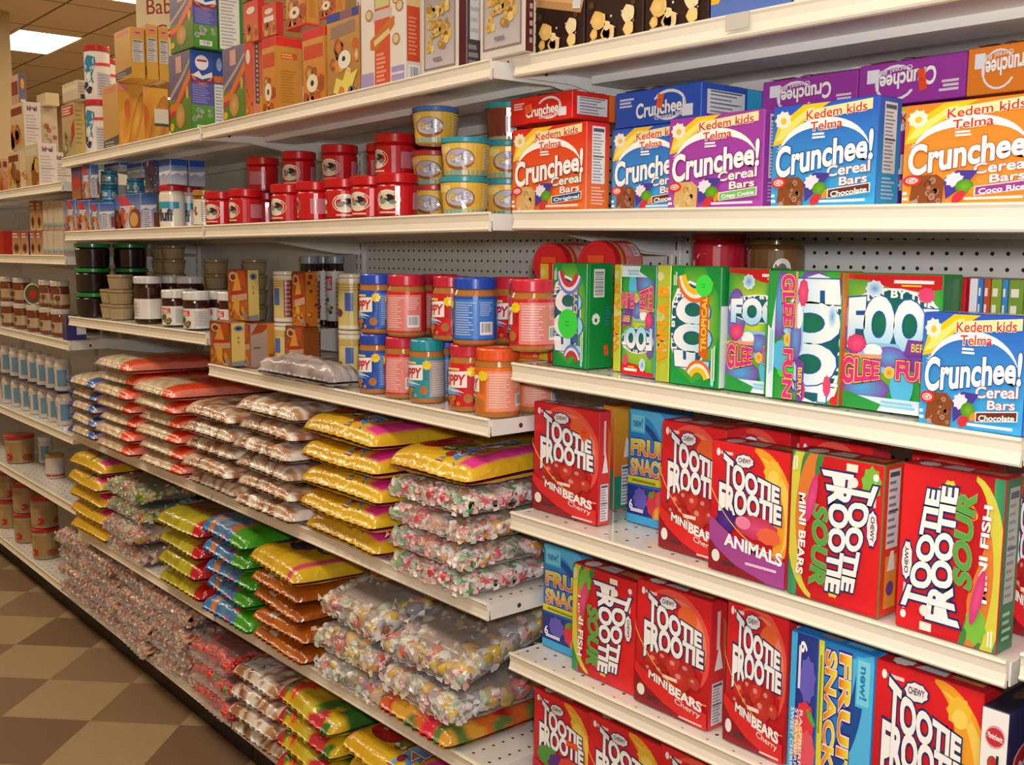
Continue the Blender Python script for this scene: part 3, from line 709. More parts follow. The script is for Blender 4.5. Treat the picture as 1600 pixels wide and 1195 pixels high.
# ------------------------------------------------------------------ nearest bay: cereal bar boxes (eye level shelf)
CB = 'cereal bar boxes on the eye level shelf'
def crunch(label, sh, Y, pl, pr, pt, k, flav, **kw):
    kw.setdefault('D', .055)
    return bx('cereal_bar_box', label, 'box', sh, Y, pl, pr, pt, col=CR[k][0], front=crunch_face(k, flav), right=crunch_side(*CR[k]), top=crunch_top(CR[k][0]), **kw)
def lying(label, sh, Y, pl, pr, z, Hh, D, k, flip=False, group=CB, **kw):
    o = bx('cereal_bar_box', label, 'box', sh, Y, pl, pr, 0, z=z, Hh=Hh, D=D, col=CR[k][0], front=crunch_top(CR[k][0]), of=180 if flip else 0,
           right=lambda A: (A.rect(0, 0, 1, 1, CR[k][0], CR[k][0]), A.rect(.72, 0, 1, 1, CR[k][1]), A.nutri(.08, .16, .68, .84, 5)), top=crunch_face(k, 'Original'), group=group, **kw)
    return o
b1 = crunch('red cereal bar box at the left end of the eye level shelf', '4B', 1.245, 800, 915, 204, 'red', 'Original', group=CB)
zt = b1.location.z+.1585
lying('red cereal bar box lying flat on top of the upright red one', '4B', 1.262, 798, 894, zt, .047, .125, 'red', sticker=[('f', .32, .55, .12, .30, '#f0672a', 15)])
b2 = crunch('blue cereal bar box half hidden behind the purple one', '4B', 1.30, 955, 1072, 203, 'blue', 'Chocolate', group=CB)
zt2 = ZA(b2.location.x-.08, 1.30, 201)
lying('blue cereal bar box lying flat on the half hidden blue one, orange price sticker', '4B', 1.305, 961, 1095, zt2, .058, .16, 'blue', sticker=[('f', .55, .62, .07, .38, '#f0672a', -12)])
crunch('purple cereal bar box with a green flavour label', '4B', 1.262, 1043, 1190, 187, 'purple', 'Crispy Cookie', group=CB)
crunch('blue cereal bar box on the eye level shelf with a brown flavour label', '4B', 1.262, 1203, 1367, 168, 'blue', 'Chocolate', group=CB)
crunch('orange cereal bar box at the right end of the eye level shelf', '4B', 1.25, 1407, 1618, 166, 'orange', 'Coco Rice', group=CB)
# second row: upright boxes carrying upside down lying ones
for (pl, pr, pt, k, lb) in ((1196, 1345, 172, 'purple', 'upright purple box in the back row behind the blue chocolate one'), (1352, 1505, 172, 'purple', 'upright purple box in the back row, between the blue and the orange ones'), (1512, 1640, 172, 'orange', 'upright orange box in the back row behind the front orange one')):
    b = crunch(lb, '4B', 1.40, pl, pr, pt, k, 'Original', group='back row cereal bar boxes', Hh=ZA(XA(1352, 1.40, 1.55), 1.40, 171)-surf('4B', -.9)-.0014)
zt3 = ZA(XA(1352, 1.40, 1.55), 1.40, 171)+.003
lying('purple cereal bar box lying upside down behind the blue chocolate box', '4B', 1.402, 1190, 1338, zt3+.0005, .057, .13, 'purple', True)
lying('purple cereal bar box lying upside down, with an orange price sticker', '4B', 1.402, 1340, 1507, zt3+.0005, .060, .13, 'purple', True, sticker=[('f', .62, .5, .07, .5, '#f0502a', 10)])
lying('orange cereal bar box lying upside down at the right edge', '4B', 1.402, 1509, 1650, zt3+.0005, .062, .13, 'orange', True)
# top shelf of the nearest bay
def cookie(A):
    A.rect(0, 0, 1, 1, '#2c1512'); A.blobs(0, 0, 1, 1, 30, ['#3a1c16', '#1e0d0b', '#6b4a2a'], .05, 5)
    A.poly([(.02, .44), (.95, .30), (1, .40), (1, .56), (.10, .66), (.0, .6)], '#dcb483'); A.poly([(.02, .44), (.95, .30), (.99, .36), (.04, .50)], '#c49460'); A.poly([(.05, .56), (1, .47), (1, .52), (.08, .62)], '#e8c79a')
    A.blobs(.1, .64, .9, .84, 12, ['#f0cf86', '#e2b35e', '#d49a44', '#f4dca0'], .09, 8); A.blobs(.12, .08, .85, .22, 11, ['#f4d48a', '#f6e2b4', '#dca24c', '#e8b860'], .09, 9); A.rect(.80, .34, .96, .44, '#d8dce6', rot=-8)
    A.blobs(.05, .05, .95, .25, 10, ['#caa', '#e8dcc8'], .012, 3); A.lines(.1, .02, .5, .06, 1, '#d8c8b4', .6)
for i, (pl, pr) in enumerate(((836, 912), (915, 1004), (1007, 1106))):
    bx('cookie_box', 'dark brown cookie box on the top shelf, %s of three from the left' % ORD[i+1], 'box', '4A', 1.25, pl, pr, 0, Hh=.20, D=.07, col='#2c1512', front=cookie, right=plain('#3a1a18'), group='dark brown cookie boxes')
bx('snack_box', 'blue box with a yellow diagonal, right of the cookie boxes', 'box', '4A', 1.25, 1109, 1236, 0, Hh=.2, D=.07, col='#3f63b8', front=lambda A: (A.rect(0, 0, 1, 1, '#5a78c0', '#3a5cb0'), A.poly([(0, .14), (.1, .14), (.75, .9), (.3, 1), (0, .6)], '#f2b826'), A.poly([(0, .3), (.5, .8), (.3, .9), (0, .5)], '#f8dc6a'), A.rect(.0, 0, 1, .04, '#b88a5a')), right=plain('#35509a'))
bx('snack_box', 'cream and yellow box beside the blue one, cut by the top edge', 'box', '4A', 1.25, 1239, 1345, 0, Hh=.2, D=.07, col='#efe0b8', front=lambda A: (A.rect(0, 0, 1, 1, '#f0e2bc'), A.rect(0, .1, 1, .7, '#f0c94a')), right=plain('#e6d4a0'))

# ------------------------------------------------------------------ fruit snack rolls shelf
FB = 'fruit roll boxes on the third shelf'
bx('fruit_roll_box', 'thin yellow and red pack edge with blue lettering, left of the green box', 'box', '4C', 1.302, 842, 862, 411, D=.026, col='#d8302a', front=spine('#e8c832', 'WIN A', '#2a8ad8', '#d8302a'), of=90, right=plain('#d8302a'), group=FB)
bx('fruit_roll_box', 'green fruit roll box with blue tape picture and barcode side, leftmost', 'box', '4C', 1.268, 863, 915, 410, ps=956, col='#0f8f3e', front=foot_green('#3f63b8', '#e8d24a', 0), of=90, right=foot_side, group=FB, sticker=[('f', .48, .42, .30, .1, '#3fe04a', 'o'), ('r', .72, .17, .16, .10, '#f0562a', 8)])
bx('fruit_roll_box', 'narrow yellow pack edge right of the barcode box', 'box', '4C', 1.30, 957, 968, 413, D=.06, col='#d8d83a', front=spine('#cfd83a', 'WIN A B', '#f2a01e'), of=90, right=plain('#3f9a3a'), group=FB)
bx('fruit_roll_box', 'fruit roll box standing upside down between two yellow pack edges', 'box', '4C', 1.275, 970, 1022, 414, D=.05, col='#3fa0d8', front=foot_fun, of=180, right=plain('#2a9a44'), group=FB)
bx('fruit_roll_box', 'yellow green pack edge with big orange lettering', 'box', '4C', 1.262, 1023, 1044, 414, D=.05, col='#c8d23a', front=spine('#b8c23a', 'WIN A B', '#f6a21e'), of=90, right=plain('#3f9a3a'), group=FB)
bx('fruit_roll_box', 'green fruit roll box with orange banner and round sticker', 'box', '4C', 1.262, 1046, 1122, 415, ps=1131, col='#12953f', front=foot_green('#d8641e', '#f4d24a', 1), of=90, right=lambda A: (A.rect(0, 0, 1, 1, '#e8ecf2'), A.rect(0, .68, 1, 1, '#0e8a3e')), group=FB, sticker=[('f', .68, .84, .17, .1, '#3fe04a', 'o')])
bx('fruit_roll_box', 'multicoloured fruit roll box right of the one with the orange banner', 'box', '4C', 1.275, 1133, 1196, 418, D=.05, col='#2aa040', front=lambda A: foot_fun(Wide(A, 1.6)), right=plain('#1e7a34'), group=FB)
bx('fruit_roll_box', 'multicoloured fruit roll box turned on its side, round green sticker', 'box', '4C', 1.262, 1197, 1309, 422, D=.05, col='#2aa040', front=foot_fun, of=270, right=lambda A: A.rect(0, 0, 1, 1, '#d8382a', '#e87a2a'), group=FB, sticker=[('f', .28, .24, .12, .1, '#3fe04a', 'o')])
bx('fruit_roll_box', 'largest multicoloured fruit roll box, standing upright behind the blue box', 'box', '4C', 1.275, 1311, 1462, 426, D=.05, col='#2aa040', front=foot_fun, right=plain('#1e7a34'), group=FB)
crunch('blue cereal bar box standing in front of the fruit roll boxes', '4C', 1.232, 1434, 1597, 487, 'blue', 'Chocolate')
for i, (pl, pr, c, c2) in enumerate(((1457, 1476, '#d01f2a', '#e84a4a'), (1477, 1497, '#c81e2a', '#f08a8a'), (1502, 1514, '#e8e4ee', '#c8a0c8'), (1515, 1523, '#2a7ac8', '#6ab0e8'), (1524, 1534, '#c8502a', '#e8a03a'), (1535, 1551, '#8aa83a', '#c8d06a'), (1552, 1561, '#3a8ad0', '#5ab0e0'), (1562, 1585, '#7a9a3a', '#b0c05a'), (1586, 1600, '#9ab04a', '#d0d878'))):
    lb = ('red', 'darker red', 'white', 'narrow blue', 'orange', 'olive green', 'bright blue', 'dark olive', 'pale olive')[i]
    bx('snack_bar_box', '%s pack edge in the back row above the blue cereal bar box' % lb, 'box', '4C', 1.33, pl, pr-.4, 433+(pl-1457)*.035, D=.09, col=c, front=(lambda c, c2: lambda A: (A.rect(0, 0, 1, 1, c), A.rect(.1, .3, .9, .6, c2), A.lines(.15, .62, .85, .97, 3, '#f0e8d8', .5)))(c, c2), right=plain(c), group='pack edges in the back row of the third shelf')

# ------------------------------------------------------------------ gummy snack boxes, two lower shelves
RB = 'red gummy snack boxes'
def gum(label, sh, Y, pl, pr, pt, var, of=0, ps=None, D=.05, side=None, seed=1, sticker=None, rz=0, group=RB, dz=.0014):
    return bx('gummy_box', label, 'box', sh, Y, pl, pr, pt, ps=ps, D=D, col='#c41e2a' if var not in ('sourbears',) else '#3f8a4a', front=tootie(var, seed), of=of, right=side or tootie_side(), top=tootie_top, group=group, sticker=sticker, rz=rz, dz=dz)
gum('red cherry gummy box at the left end of the fourth shelf', '4D', 1.279, 833, 934, 626, 'bears', ps=952, sticker=[('f', .80, .78, .13, .09, '#f0582a', 40)])
bx('gummy_box', 'orange and teal gummy box edge behind the leftmost cherry box', 'box', '4D', 1.385, 940, 958, 632, ps=984, col='#e86a2a', front=lambda A: (A.rect(0, 0, 1, 1, '#2f8f7a'), A.rect(0, .38, 1, 1, '#d8442a', '#f0a83a')), right=lambda A: (A.rect(0, 0, 1, 1, '#e04a2a', '#f0b83a'), A.rect(0, 0, 1, .32, '#2f8f7a'), A.nutri(.45, .03, .95, .42, 10), A.poly([(.55, .5), (.95, .5), (.85, .66), (.7, .7)], '#fafafa')))
bx('fruit_snack_box', 'bright blue fruit snack box deep in the fourth shelf', 'box', '4D', 1.35, 980, 1050, 637, D=.05, col='#1f7fd0', front=fruitsnack, right=fruitsnack_side)
gum('red cherry gummy box partly behind the animal gummy box', '4D', 1.27, 1030, 1128, 655, 'bears', seed=2)
gum('gummy box with purple and pink candies, right of the second cherry box', '4D', 1.242, 1107, 1227, 687, 'animals', seed=3)
gum('green and red sour gummy box with lettering reading downwards', '4D', 1.236, 1229, 1371, 702, 'sourbears', of=270, ps=1402, side=lambda A: (A.rect(0, 0, 1, 1, '#e8442a'), A.nutri(.2, .45, .8, .97, 9), A.rect(.2, .05, .8, .4, '#f0a03a'), A.ell(.5, .18, .2, .05, '#7a4a9a'), A.poly([(.3, .3), (.7, .3), (.62, .43), (.45, .43)], '#fff')))
gum('sour gummy box on its side, right end of the fourth shelf', '4D', 1.236, 1398, 1556, 722, 'minifish', of=90, ps=1581, side=lambda A: (A.rect(0, 0, 1, 1, '#2f7a52'), A.nutri(.2, .28, .85, .95, 12, '#b8bcb8'), A.lines(.2, .05, .85, .24, 4, '#a8d0b0')))
gum('red gummy box edge cut by the right edge of the photo', '4D', 1.33, 1560, 1640, 742, 'bears', seed=5)
for i, (pl, pr, Y, pt) in enumerate(((1125, 1226, 1.325, 652), (1240, 1352, 1.325, 672), (1412, 1530, 1.325, 694))):
    gum(('red gummy box in the second row, behind the animal gummy box', 'red gummy box in the second row, behind the downward reading sour box', 'red gummy box in the second row, behind the last sour box')[i], '4D', Y, pl, pr, pt+8, 'bears', seed=6+i, group='second row gummy boxes')
bx('fruit_snack_box', 'blue fruit snack box at the left end of the fifth shelf', 'box', '4E', 1.30, 848, 924, 846, D=.05, col='#1f7fd0', front=fruitsnack, right=fruitsnack_side)
gum('red and green sour gummy box on its side, leftmost on the fifth shelf', '4E', 1.26, 893, 990, 878, 'minifish', of=270, D=.05)
gum('red cherry gummy box in the middle of the fifth shelf, nutrition panel showing', '4E', 1.252, 992, 1106, 903, 'bears', ps=1131, seed=9)
gum('red cherry gummy box tucked behind the lying blue fruit snack box', '4E', 1.252, 1130, 1224, 932, 'bears', seed=10)
bx('fruit_snack_box', 'blue fruit snack box lying on its side, lettering reading downwards', 'box', '4E', 1.234, 1229, 1356, 983, D=.05, col='#1f7fd0', front=fruitsnack_tall, of=270, right=fruitsnack_side, top=lambda A: (A.rect(0, 0, 1, 1, '#2a86d4'), A.rect(.3, .2, .55, .8, '#8a9098'), A.rect(.62, .2, .9, .8, '#6ab4e4')))
gum('red sour gummy box with green lettering on the fifth shelf', '4E', 1.236, 1357, 1522, 1028, 'sour', D=.05, side=tootie_side('#d01e28'))
def cakebox_side(A): A.rect(0, 0, 1, 1, '#1c1c34', '#26285c'); A.rect(0, 0, 1, .5, '#23262c'); A.ell(.48, .66, .40, .13, '#d8a8a8'); A.ell(.48, .66, .37, .115, '#b8202e'); A.text('Manisch', .16, .63, .86, .71, '#f2dede', bold=.02, shear=.2, rot=12); A.poly([(.1, 0), (.8, 0), (.75, .35), (.45, .5), (.2, .3)], '#b8bcc4')
def cakebox(A): A.rect(0, 0, 1, 1, '#f4f2f2'); A.ell(.52, .83, .38, .075, '#d8a8b0', rot=-8); A.ell(.52, .83, .34, .06, '#c8303c', rot=-8); A.text('Manischewitz', .24, .815, .82, .85, '#fff', bold=.02, rot=-8); A.ell(.48, .66, .2, .05, '#9a5a3a'); A.ell(.5, .67, .1, .03, '#c82a3a'); A.ell(.52, .58, .22, .07, '#d8ccd8'); A.rect(.62, .54, .72, .72, '#2a2438'); A.lines(.15, .38, .8, .5, 3, '#9a8a98')
bx('baking_mix_box', 'white fronted box with a dark side and red oval badge, bottom right corner', 'box', '4E', 1.228, 1519, 1562, 1101, D=.16, col='#26264a', front=cakebox, right=cakebox_side, top=lambda A: (A.rect(0, 0, 1, 1, '#1c1e30'), A.ell(.5, .5, .25, .2, '#5a3a30'), A.ell(.6, .7, .12, .1, '#3a7a3a')))
for i, (pl, pr, pt, v) in enumerate(((833, 918, 1073, 'orange'), (918, 1030, 1112, 'animals'), (1028, 1150, 1160, 'bears'))):
    gum(('red gummy box with purple and green fruit, left end of the lowest visible shelf', 'red and orange gummy box, second on the lowest visible shelf', 'red gummy box, third on the lowest visible shelf, cut by the bottom edge')[i], '4G', 1.262, pl, pr, pt, v, seed=12+i, sticker=[('f', .72, .62, .2, .06, '#f0582a', 0)] if i == 0 else None)
# next bay at the right edge
bx('snack_box', 'dark red pack in the next bay, at the right edge below the shelf end', 'box', '5E', 1.25, 1592, 1700, 1068, D=.09, col='#8a3a3a', front=lambda A: (A.rect(0, 0, 1, 1, '#7a2a2e'), A.rect(0, .8, .5, 1, '#c8ccd4')), right=plain('#6a2a2a'))
bx('snack_box', 'red and blue carton in the next bay at the right edge', 'box', '5D', 1.42, 1592, 1720, 850, D=.09, col='#d82a30', front=lambda A: (A.rect(0, 0, 1, 1, '#e0d4d4'), A.rect(0, .08, .8, .48, '#3a7ad0'), A.rect(0, .48, 1, 1, '#d8343a'), A.rect(0, 0, 1, .1, '#b82030')), right=plain('#b8242c'))
# ------------------------------------------------------------------ round containers
def CX(pl, Yc, r, z):
    """x of an upright round pot whose left outline lies on the sight line pl"""
    def left(x):
        d = V((x, Yc)).normalized(); return proj(x-r*d.y, Yc+r*d.x, z)[0]
    return _bis(lambda m: left(m) < pl, -16, -.25)
def row(pls, r, Y0, sh=None, z=None, used=None, gap=.003):
    used = used if used is not None else []; out = []
    for p in pls:
        pl, y0 = (p if isinstance(p, tuple) else (p, Y0)); Y = y0
        while True:
            x = CX(pl, Y, r, SH[sh][2] if z is None else z)
            zz = z if z is not None else max(surf(sh, max(x, SH[sh][0]+r)-r), surf(sh, max(x, SH[sh][0]+r)+r+.02))
            if all((x-a)**2+(Y-b)**2 >= (r+rr+gap)**2 for a, b, rr in used) or Y > 1.60: break
            Y += .004
        if sh and sh[0] == '2': x = max(x, SH[sh][0]+r+.015)
        used.append((x, Y, r)); out.append((x, Y, zz+.0012))
    return out
def wrap(mb, r0, z0, z1, m='plastic', orient=0, r1=None, seg=24, span=2*PI):
    r1 = r0 if r1 is None else r1
    def fn(u, v, d):
        a = -PI/2+(u-.5)*span; r = r0+(r1-r0)*v+d*1.6+.0004
        return V((r*math.cos(a), r*math.sin(a), z0+(z1-z0)*v))
    return Art(mb, fn=fn, size=(r0*span, z1-z0), m=m, seg=seg, orient=orient)
def ribs(mb, r, z0, z1, col, n=36, m='plastic'):
    dk = mix(col, '#000000', .12)
    for i in range(n):
        a = 2*PI*i/n; b = a+PI/n
        mb.add([(r*1.012*math.cos(t), r*1.012*math.sin(t), z) for t in (a, b) for z in (z0, z1)], [(0, 2, 3, 1)], col if i % 2 else dk, m)
def pot(name, label, cat, r, Hh, lidc, lidh, body, art, loc, rz=0, rt=None, lidr=None, l0=.10, l1=.88, group=None, bm='jar', ribbed=False, lidm='plastic', dome=.0):
    """body (tapered towards rt at the top) + wrapped label + lid"""
    rt = rt or r; lidr = lidr or rt*1.03; hb = Hh-lidh
    t = empty(name, loc, rz); tag(t, label, cat, group)
    mb = MB(); lathe(mb, [(r*.90, 0), (r, .004), (r+(rt-r)*.85, hb*.90), (rt*.93, hb*.97), (rt*.90, hb)], 30, body, bm); mb.build('body', t)
    if art:
        mb = MB(); A = wrap(mb, r+(rt-r)*l0, hb*l0, hb*l1, r1=r+(rt-r)*l1, m='plastic' if bm != 'paper' else 'card'); art(A); mb.build('label', t)
    mb = MB(); lathe(mb, [(lidr*.985, hb), (lidr, hb+lidh*.08), (lidr, Hh-lidh*.12-dome), (lidr*.95, Hh-dome), (lidr*.80, Hh-dome*.8), (lidr*.78, Hh-.0015), (0.0004, Hh-.0015)], 30, lidc, lidm)
    if ribbed: ribs(mb, lidr, hb+lidh*.1, Hh-lidh*.2, lidc, m=lidm)
    mb.build('lid', t)
    return t

def skippy(c, c2, txt='SKIPPY', panel=None):
    panel = panel or ('#3f82dc' if c == BL else mix(c, '#f4b8b0', .5))
    def f(A):
        A.rect(0, 0, 1, 1, c2, c, nu=28); A.rect(0, .0, 1, .05, mix(c, '#000000', .1))
        A.rect(.58, .03, .92, .93, panel); A.lines(.60, .10, .78, .88, 14, mix(panel, '#ffffff', .45), .4); A.lines(.80, .55, .90, .88, 7, mix(panel, '#ffffff', .45), .4); A.barcode(.80, .12, .90, .42)
        A.rect(.22, .40, .52, .78, '#f8f6f4', nu=10, skew=.05); w = lambda a, b: (a, b*.86+.16*a)
        A.text(txt, .235, .47, .505, .74, '#d02028', out=('#ffffff', .04), bold=.035, warp=w, shear=.12)
        A.lines(.26, .83, .46, .90, 1, '#f6d27a', .8, False); A.arc(.36, .22, .16, .20, .035, 160, 30, '#bfe0f8', taper=.9); A.arc(.36, .18, .14, .17, .03, 160, 30, '#6aa8e8', taper=.9)
        A.blobs(.28, .06, .46, .22, 7, ['#c07a3a', '#d8964e', '#8a5426'], .022, 3); A.ell(.555, .82, .035, .10, '#f2d62a', wob=.25); A.ell(.53, .20, .035, .11, '#b8743a'); A.rect(.535, .45, .56, .70, mix(c, '#101040', .3))
    return f
PBG = 'peanut butter jars'
def pbj(label, c, lid, loc, rz=0, c2=None, H_=.128, r=.0415):
    return pot('peanut_butter_jar', label, 'jar', r, H_, lid, .022, '#b5763a', skippy(c, c2 or c), loc, rz, group=PBG, ribbed=True, lidr=r*.97)
BL, RD, TE, OR = '#2456c0', '#d8232c', '#2a9aa8', '#ee7420'
def pbrow(items, sh=None, z=None):
    used = []; out = {}
    for it in sorted(items, key=lambda t: t[2]):                    # the front ones keep their place
        p, r, Y = it[0], it[1], it[2]
        out[p] = row([(p, Y)], r, Y, sh, z, used)[0]
    for (p, r, Y, c, lid, rz, lb) in items: pbj(lb, c, lid, out[p], math.radians(rz), mix(c, '#f4a860', .25) if c == OR else None, r=r)
    return out
lo = pbrow([(562, .036, 1.232, BL, '#2a50c0', 36, 'peanut butter jar with a blue lid, lower row, leftmost'), (602, .036, 1.233, RD, '#d42a48', -42, 'peanut butter jar with a red lid, lower row, second from left'),
  (640, .036, 1.236, TE, '#22a0b0', 34, 'peanut butter jar with a teal lid, the only teal one'), (672, .036, 1.262, BL, '#2850c4', 8, 'peanut butter jar with a blue lid, lower row, right of the teal one'),
  (702, .038, 1.234, RD, '#d83040', 40, 'peanut butter jar with a red lid, lower row, left of the orange ones'), (742, .042, 1.231, OR, '#f0602a', -6, 'peanut butter jar with an orange lid, at the corner of its shelf'),
  (801, .042, 1.33, OR, '#f0602a', -12, 'peanut butter jar with an orange lid, behind the shelf end')], '3C')
zu = lo[562][2]+.1285
pbrow([(563, .037, 1.236, BL, '#2a54c8', 34, 'peanut butter jar with a blue lid, upper row, leftmost'), (605, .041, 1.24, RD, '#d42844', -50, 'peanut butter jar with a red lid, upper row, second from left'),
  (659, .040, 1.34, RD, '#c82440', -50, 'peanut butter jar with a red lid, upper row, mostly hidden behind its neighbours'), (676, .037, 1.262, RD, '#d42844', 26, 'peanut butter jar with a red lid, upper row, left of the big blue label'),
  (708, .0425, 1.236, BL, '#2a50c0', -44, 'peanut butter jar with a blue lid, upper row, blue panel turned out'), (770, .036, 1.30, RD, '#d83048', 38, 'peanut butter jar with a red lid, upper row, second from the right end'),
  (796, .041, 1.245, RD, '#d83048', -14, 'peanut butter jar with a red lid, upper row, beside the green box')], z=zu)
# big jars lying on their sides behind, red lids towards the aisle
def lying_jar(label, px, py, Y, r=.040):
    x = XA(px, Y, 1.42); z = ZA(x, Y, py)
    t = pot('peanut_butter_jar', label, 'jar', r, .10, '#d8202c', .022, '#b5763a', skippy(RD, RD), (x, Y, z), group='big jars lying on their sides', ribbed=True, lidr=r)
    t.rotation_euler = (PI/2, 0, math.radians(12)); t.location = (x+.012, Y+.10, z)
    sb = MB(); A = Art(sb, (-.018, -.005, .1003), (.034, 0, 0), (0, .018, 0), (0, 0, 1), m='paper'); A.rect(0, 0, 1, 1, '#f0582a', rot=0); s = sb.build('price_sticker', t); s['label'] = 'orange price sticker'
    return z
zl = lying_jar('big jar lying on its side, red lid facing out, left of the pair', 838, 412, 1.335)
lying_jar('big jar lying on its side, red lid facing out, right of the pair', 910, 410, 1.335)
# upright jars that carry them, standing in the back row
zc = surf('4C', -1.4)+.0012
for i, (x, y) in enumerate(((-1.415, 1.395), (-1.325, 1.395), (-1.235, 1.395), (-1.145, 1.395), (-1.415, 1.49), (-1.325, 1.49), (-1.235, 1.49), (-1.145, 1.49))):
    pbj('red peanut butter jar standing in the back row, under the jars on their sides', RD, '#d42844', (x, y, zc), -.7, H_=zl-.0425-zc-.003)
pot('candy_tub', 'red and white tub on the back row, right of the lying jars', 'tub', .05, .10, '#c8202c', .012, '#c41e34', lambda A: (A.rect(0, 0, 1, 1, '#c41e34', nu=24), A.poly([(.3, .8), (.4, .4), (.5, .8), (.45, .8), (.4, .6), (.35, .8)], '#f0e0e8'), A.blobs(.2, .05, .9, .35, 12, ['#f0d8e0', '#e8a8b8'], .02)), (-1.262, 1.56, zl-.042), rz=.2)
pot('cocoa_tin', 'brown tin with a white oval badge on the back row', 'tin', .05, .09, '#7a5a38', .01, '#7a5530', lambda A: (A.rect(0, 0, 1, 1, '#7a5530', nu=24), A.ell(.62, .5, .05, .28, '#f0ece4'), A.ell(.62, .48, .025, .16, '#7a6a60')), (-1.145, 1.575, zl-.042), rz=.1)

# ------------------------------------------------------------------ red spread tubs and yellow tubs (eye level shelf of the middle bays)
def redtub_art(A):
    A.rect(0, 0, 1, 1, '#c4161f', '#d01a24', nu=28); A.rect(0, 0, 1, .06, '#6a1418')
    A.ell(.50, .56, .115, .33, '#f2ead8', n=26); A.ell(.50, .56, .095, .27, '#e8e0cc', n=26)
    A.ell(.52, .62, .035, .11, '#20242a', wob=.2); A.ell(.46, .52, .03, .08, '#8a9a88', wob=.2); A.ell(.55, .48, .03, .07, '#7a8a80'); A.ell(.48, .66, .02, .05, '#d8d4c4')
    A.lines(.42, .10, .58, .18, 1, '#f2c8b8', .7, False); A.rect(.72, .25, .90, .80, '#d890a0'); A.lines(.73, .27, .89, .78, 8, '#c86878', .5); A.ell(.30, .60, .03, .10, '#f0e0c8'); A.ell(.30, .25, .025, .07, '#e8c8a8')
rt0 = pot('spread_tub', '', 'tub', .040, .094, '#c8141e', .020, '#b8121a', redtub_art, (0, 0, -5), rt=.0425, lidr=.0445, bm='plastic', l0=.06, l1=.90)
first = True
def redtub(label, loc, rz, group='red spread tubs'):
    global first
    if first:
        first = False; rt0.location = loc; rt0.rotation_euler = (0, 0, rz); rt0['label'] = label; rt0['group'] = group; return rt0
    return dup(rt0, loc, rz, label=label, group=group)
usedB = []
fr = row([320, 357, 423, 463, 507, 547, 588], .0448, 1.245, '3B', used=usedB)
fr[0:2] = [(x, y, surf('2B', x)+.0012) if x < J[2] else (x, y, z) for x, y, z in fr[0:2]]
for i, p in enumerate(fr): redtub('red spread tub in the front row, %s from the left' % ORD[i+1], p, math.radians((22, 2, 12, -34, 62, 16, 24)[i]))
usedB2 = list(usedB)
bk = row([(392, 1.36), (440, 1.37), (505, 1.36), (572, 1.40), (590, 1.36)], .0448, 1.36, '3B', used=usedB2)
tb = []
for i, p in enumerate(bk): redtub('red spread tub in the back row, lower tier, %s from the left' % ORD[i+1], p, math.radians((-20, 0, 5, -30, 40)[i]), 'red spread tubs, back row')
z2 = bk[0][2]+.0945
ub = row([(385, 1.355), (440, 1.345), (502, 1.335), (572, 1.40), (585, 1.30), (637, 1.36)], .0448, 1.34, z=z2, used=[])
for i, p in enumerate(ub): redtub('red spread tub in the upper tier, %s from the left' % ORD[i+1], p, math.radians((-70, 25, 20, -70, -5, -60)[i]), 'red spread tubs, upper tier')

def yt_art(c, bandc):
    def f(A):
        A.rect(0, 0, 1, 1, '#e2b544', '#e8c254', nu=28); A.rect(0, 0, 1, .16, bandc)
        if c == 'brown': A.rect(.0, .1, 1, 1, '#7a3226', nu=28); A.barcode(.60, .2, .68, .75, True); A.blobs(.62, .82, .9, .96, 6, ['#f4f0ec'], .02); return
        A.rect(.22, .70, .46, .92, '#efd98a'); A.rect(.14, .34, .34, .50, '#8a2430'); A.text('hummus', .16, .37, .32, .47, '#f0d8b8', bold=.02)
        A.ell(.52, .50, .115, .34, '#9a5a2a', n=24); A.ell(.52, .54, .10, .28, '#b8b4c4', n=24); A.blobs(.46, .42, .58, .68, 9, ['#e8e4ee', '#8a88a0', '#cfc8d8'], .02, 2); A.ell(.20, .68, .03, .12, '#7a2a22')
        A.rect(.70, .2, .84, .86, '#e6d292'); A.lines(.71, .22, .83, .84, 9, '#b89a4a', .5)
    return f
YTG = 'yellow tubs'
def ytub(label, lid, loc, rz=0, kind='y', band='#8ab0a0'):
    return pot('hummus_tub', label, 'tub', .0395, .072, lid, .010, '#dcb04a', yt_art(kind, band), loc, rz, rt=.0455, lidr=.0475, bm='plastic', l0=.03, l1=.97, group=YTG)
zb3 = surf('3B', -1.7)+.0012
usedY = list(usedB)
c2 = row([686], .0485, 1.235, z=zb3, used=usedY)[0]; c3 = row([755], .0485, 1.335, z=zb3, used=usedY)[0]; c1 = row([(642, 1.29)], .0485, 1.27, z=zb3, used=usedY)[0]
h = .0725
ytub('yellow tub with a red lid, bottom of the left column', '#c83a44', c1, .5)
ytub('yellow tub with a red lid, second layer of the left column', '#c83a44', (c1[0], c1[1], c1[2]+h), .5)
ytub('yellow tub with a teal lid, bottom of the middle column', '#2a9cb4', c2, .55)
ytub('yellow tub with a teal lid, second layer of the middle column', '#2a9cb4', (c2[0]+.003, c2[1], c2[2]+h), .5)
ytub('yellow tub with a blue lid, topmost of all', '#4a72b8', (CX(643, 1.262, .0485, zb3+2*h), 1.262, c2[2]+2*h), .5)
ytub('yellow tub with a teal lid, bottom of the right column', '#2a9cb8', c3, .75, band='#6a9a90')
ytub('yellow tub with a teal lid, second layer of the right column', '#2a98b0', (c3[0], c3[1]-.002, c3[2]+h), .8)
ytub('dark brown tub with a teal lid, top of the right column', '#1f9aa8', (c3[0]+.002, c3[1], c3[2]+2*h), .1, 'brown')

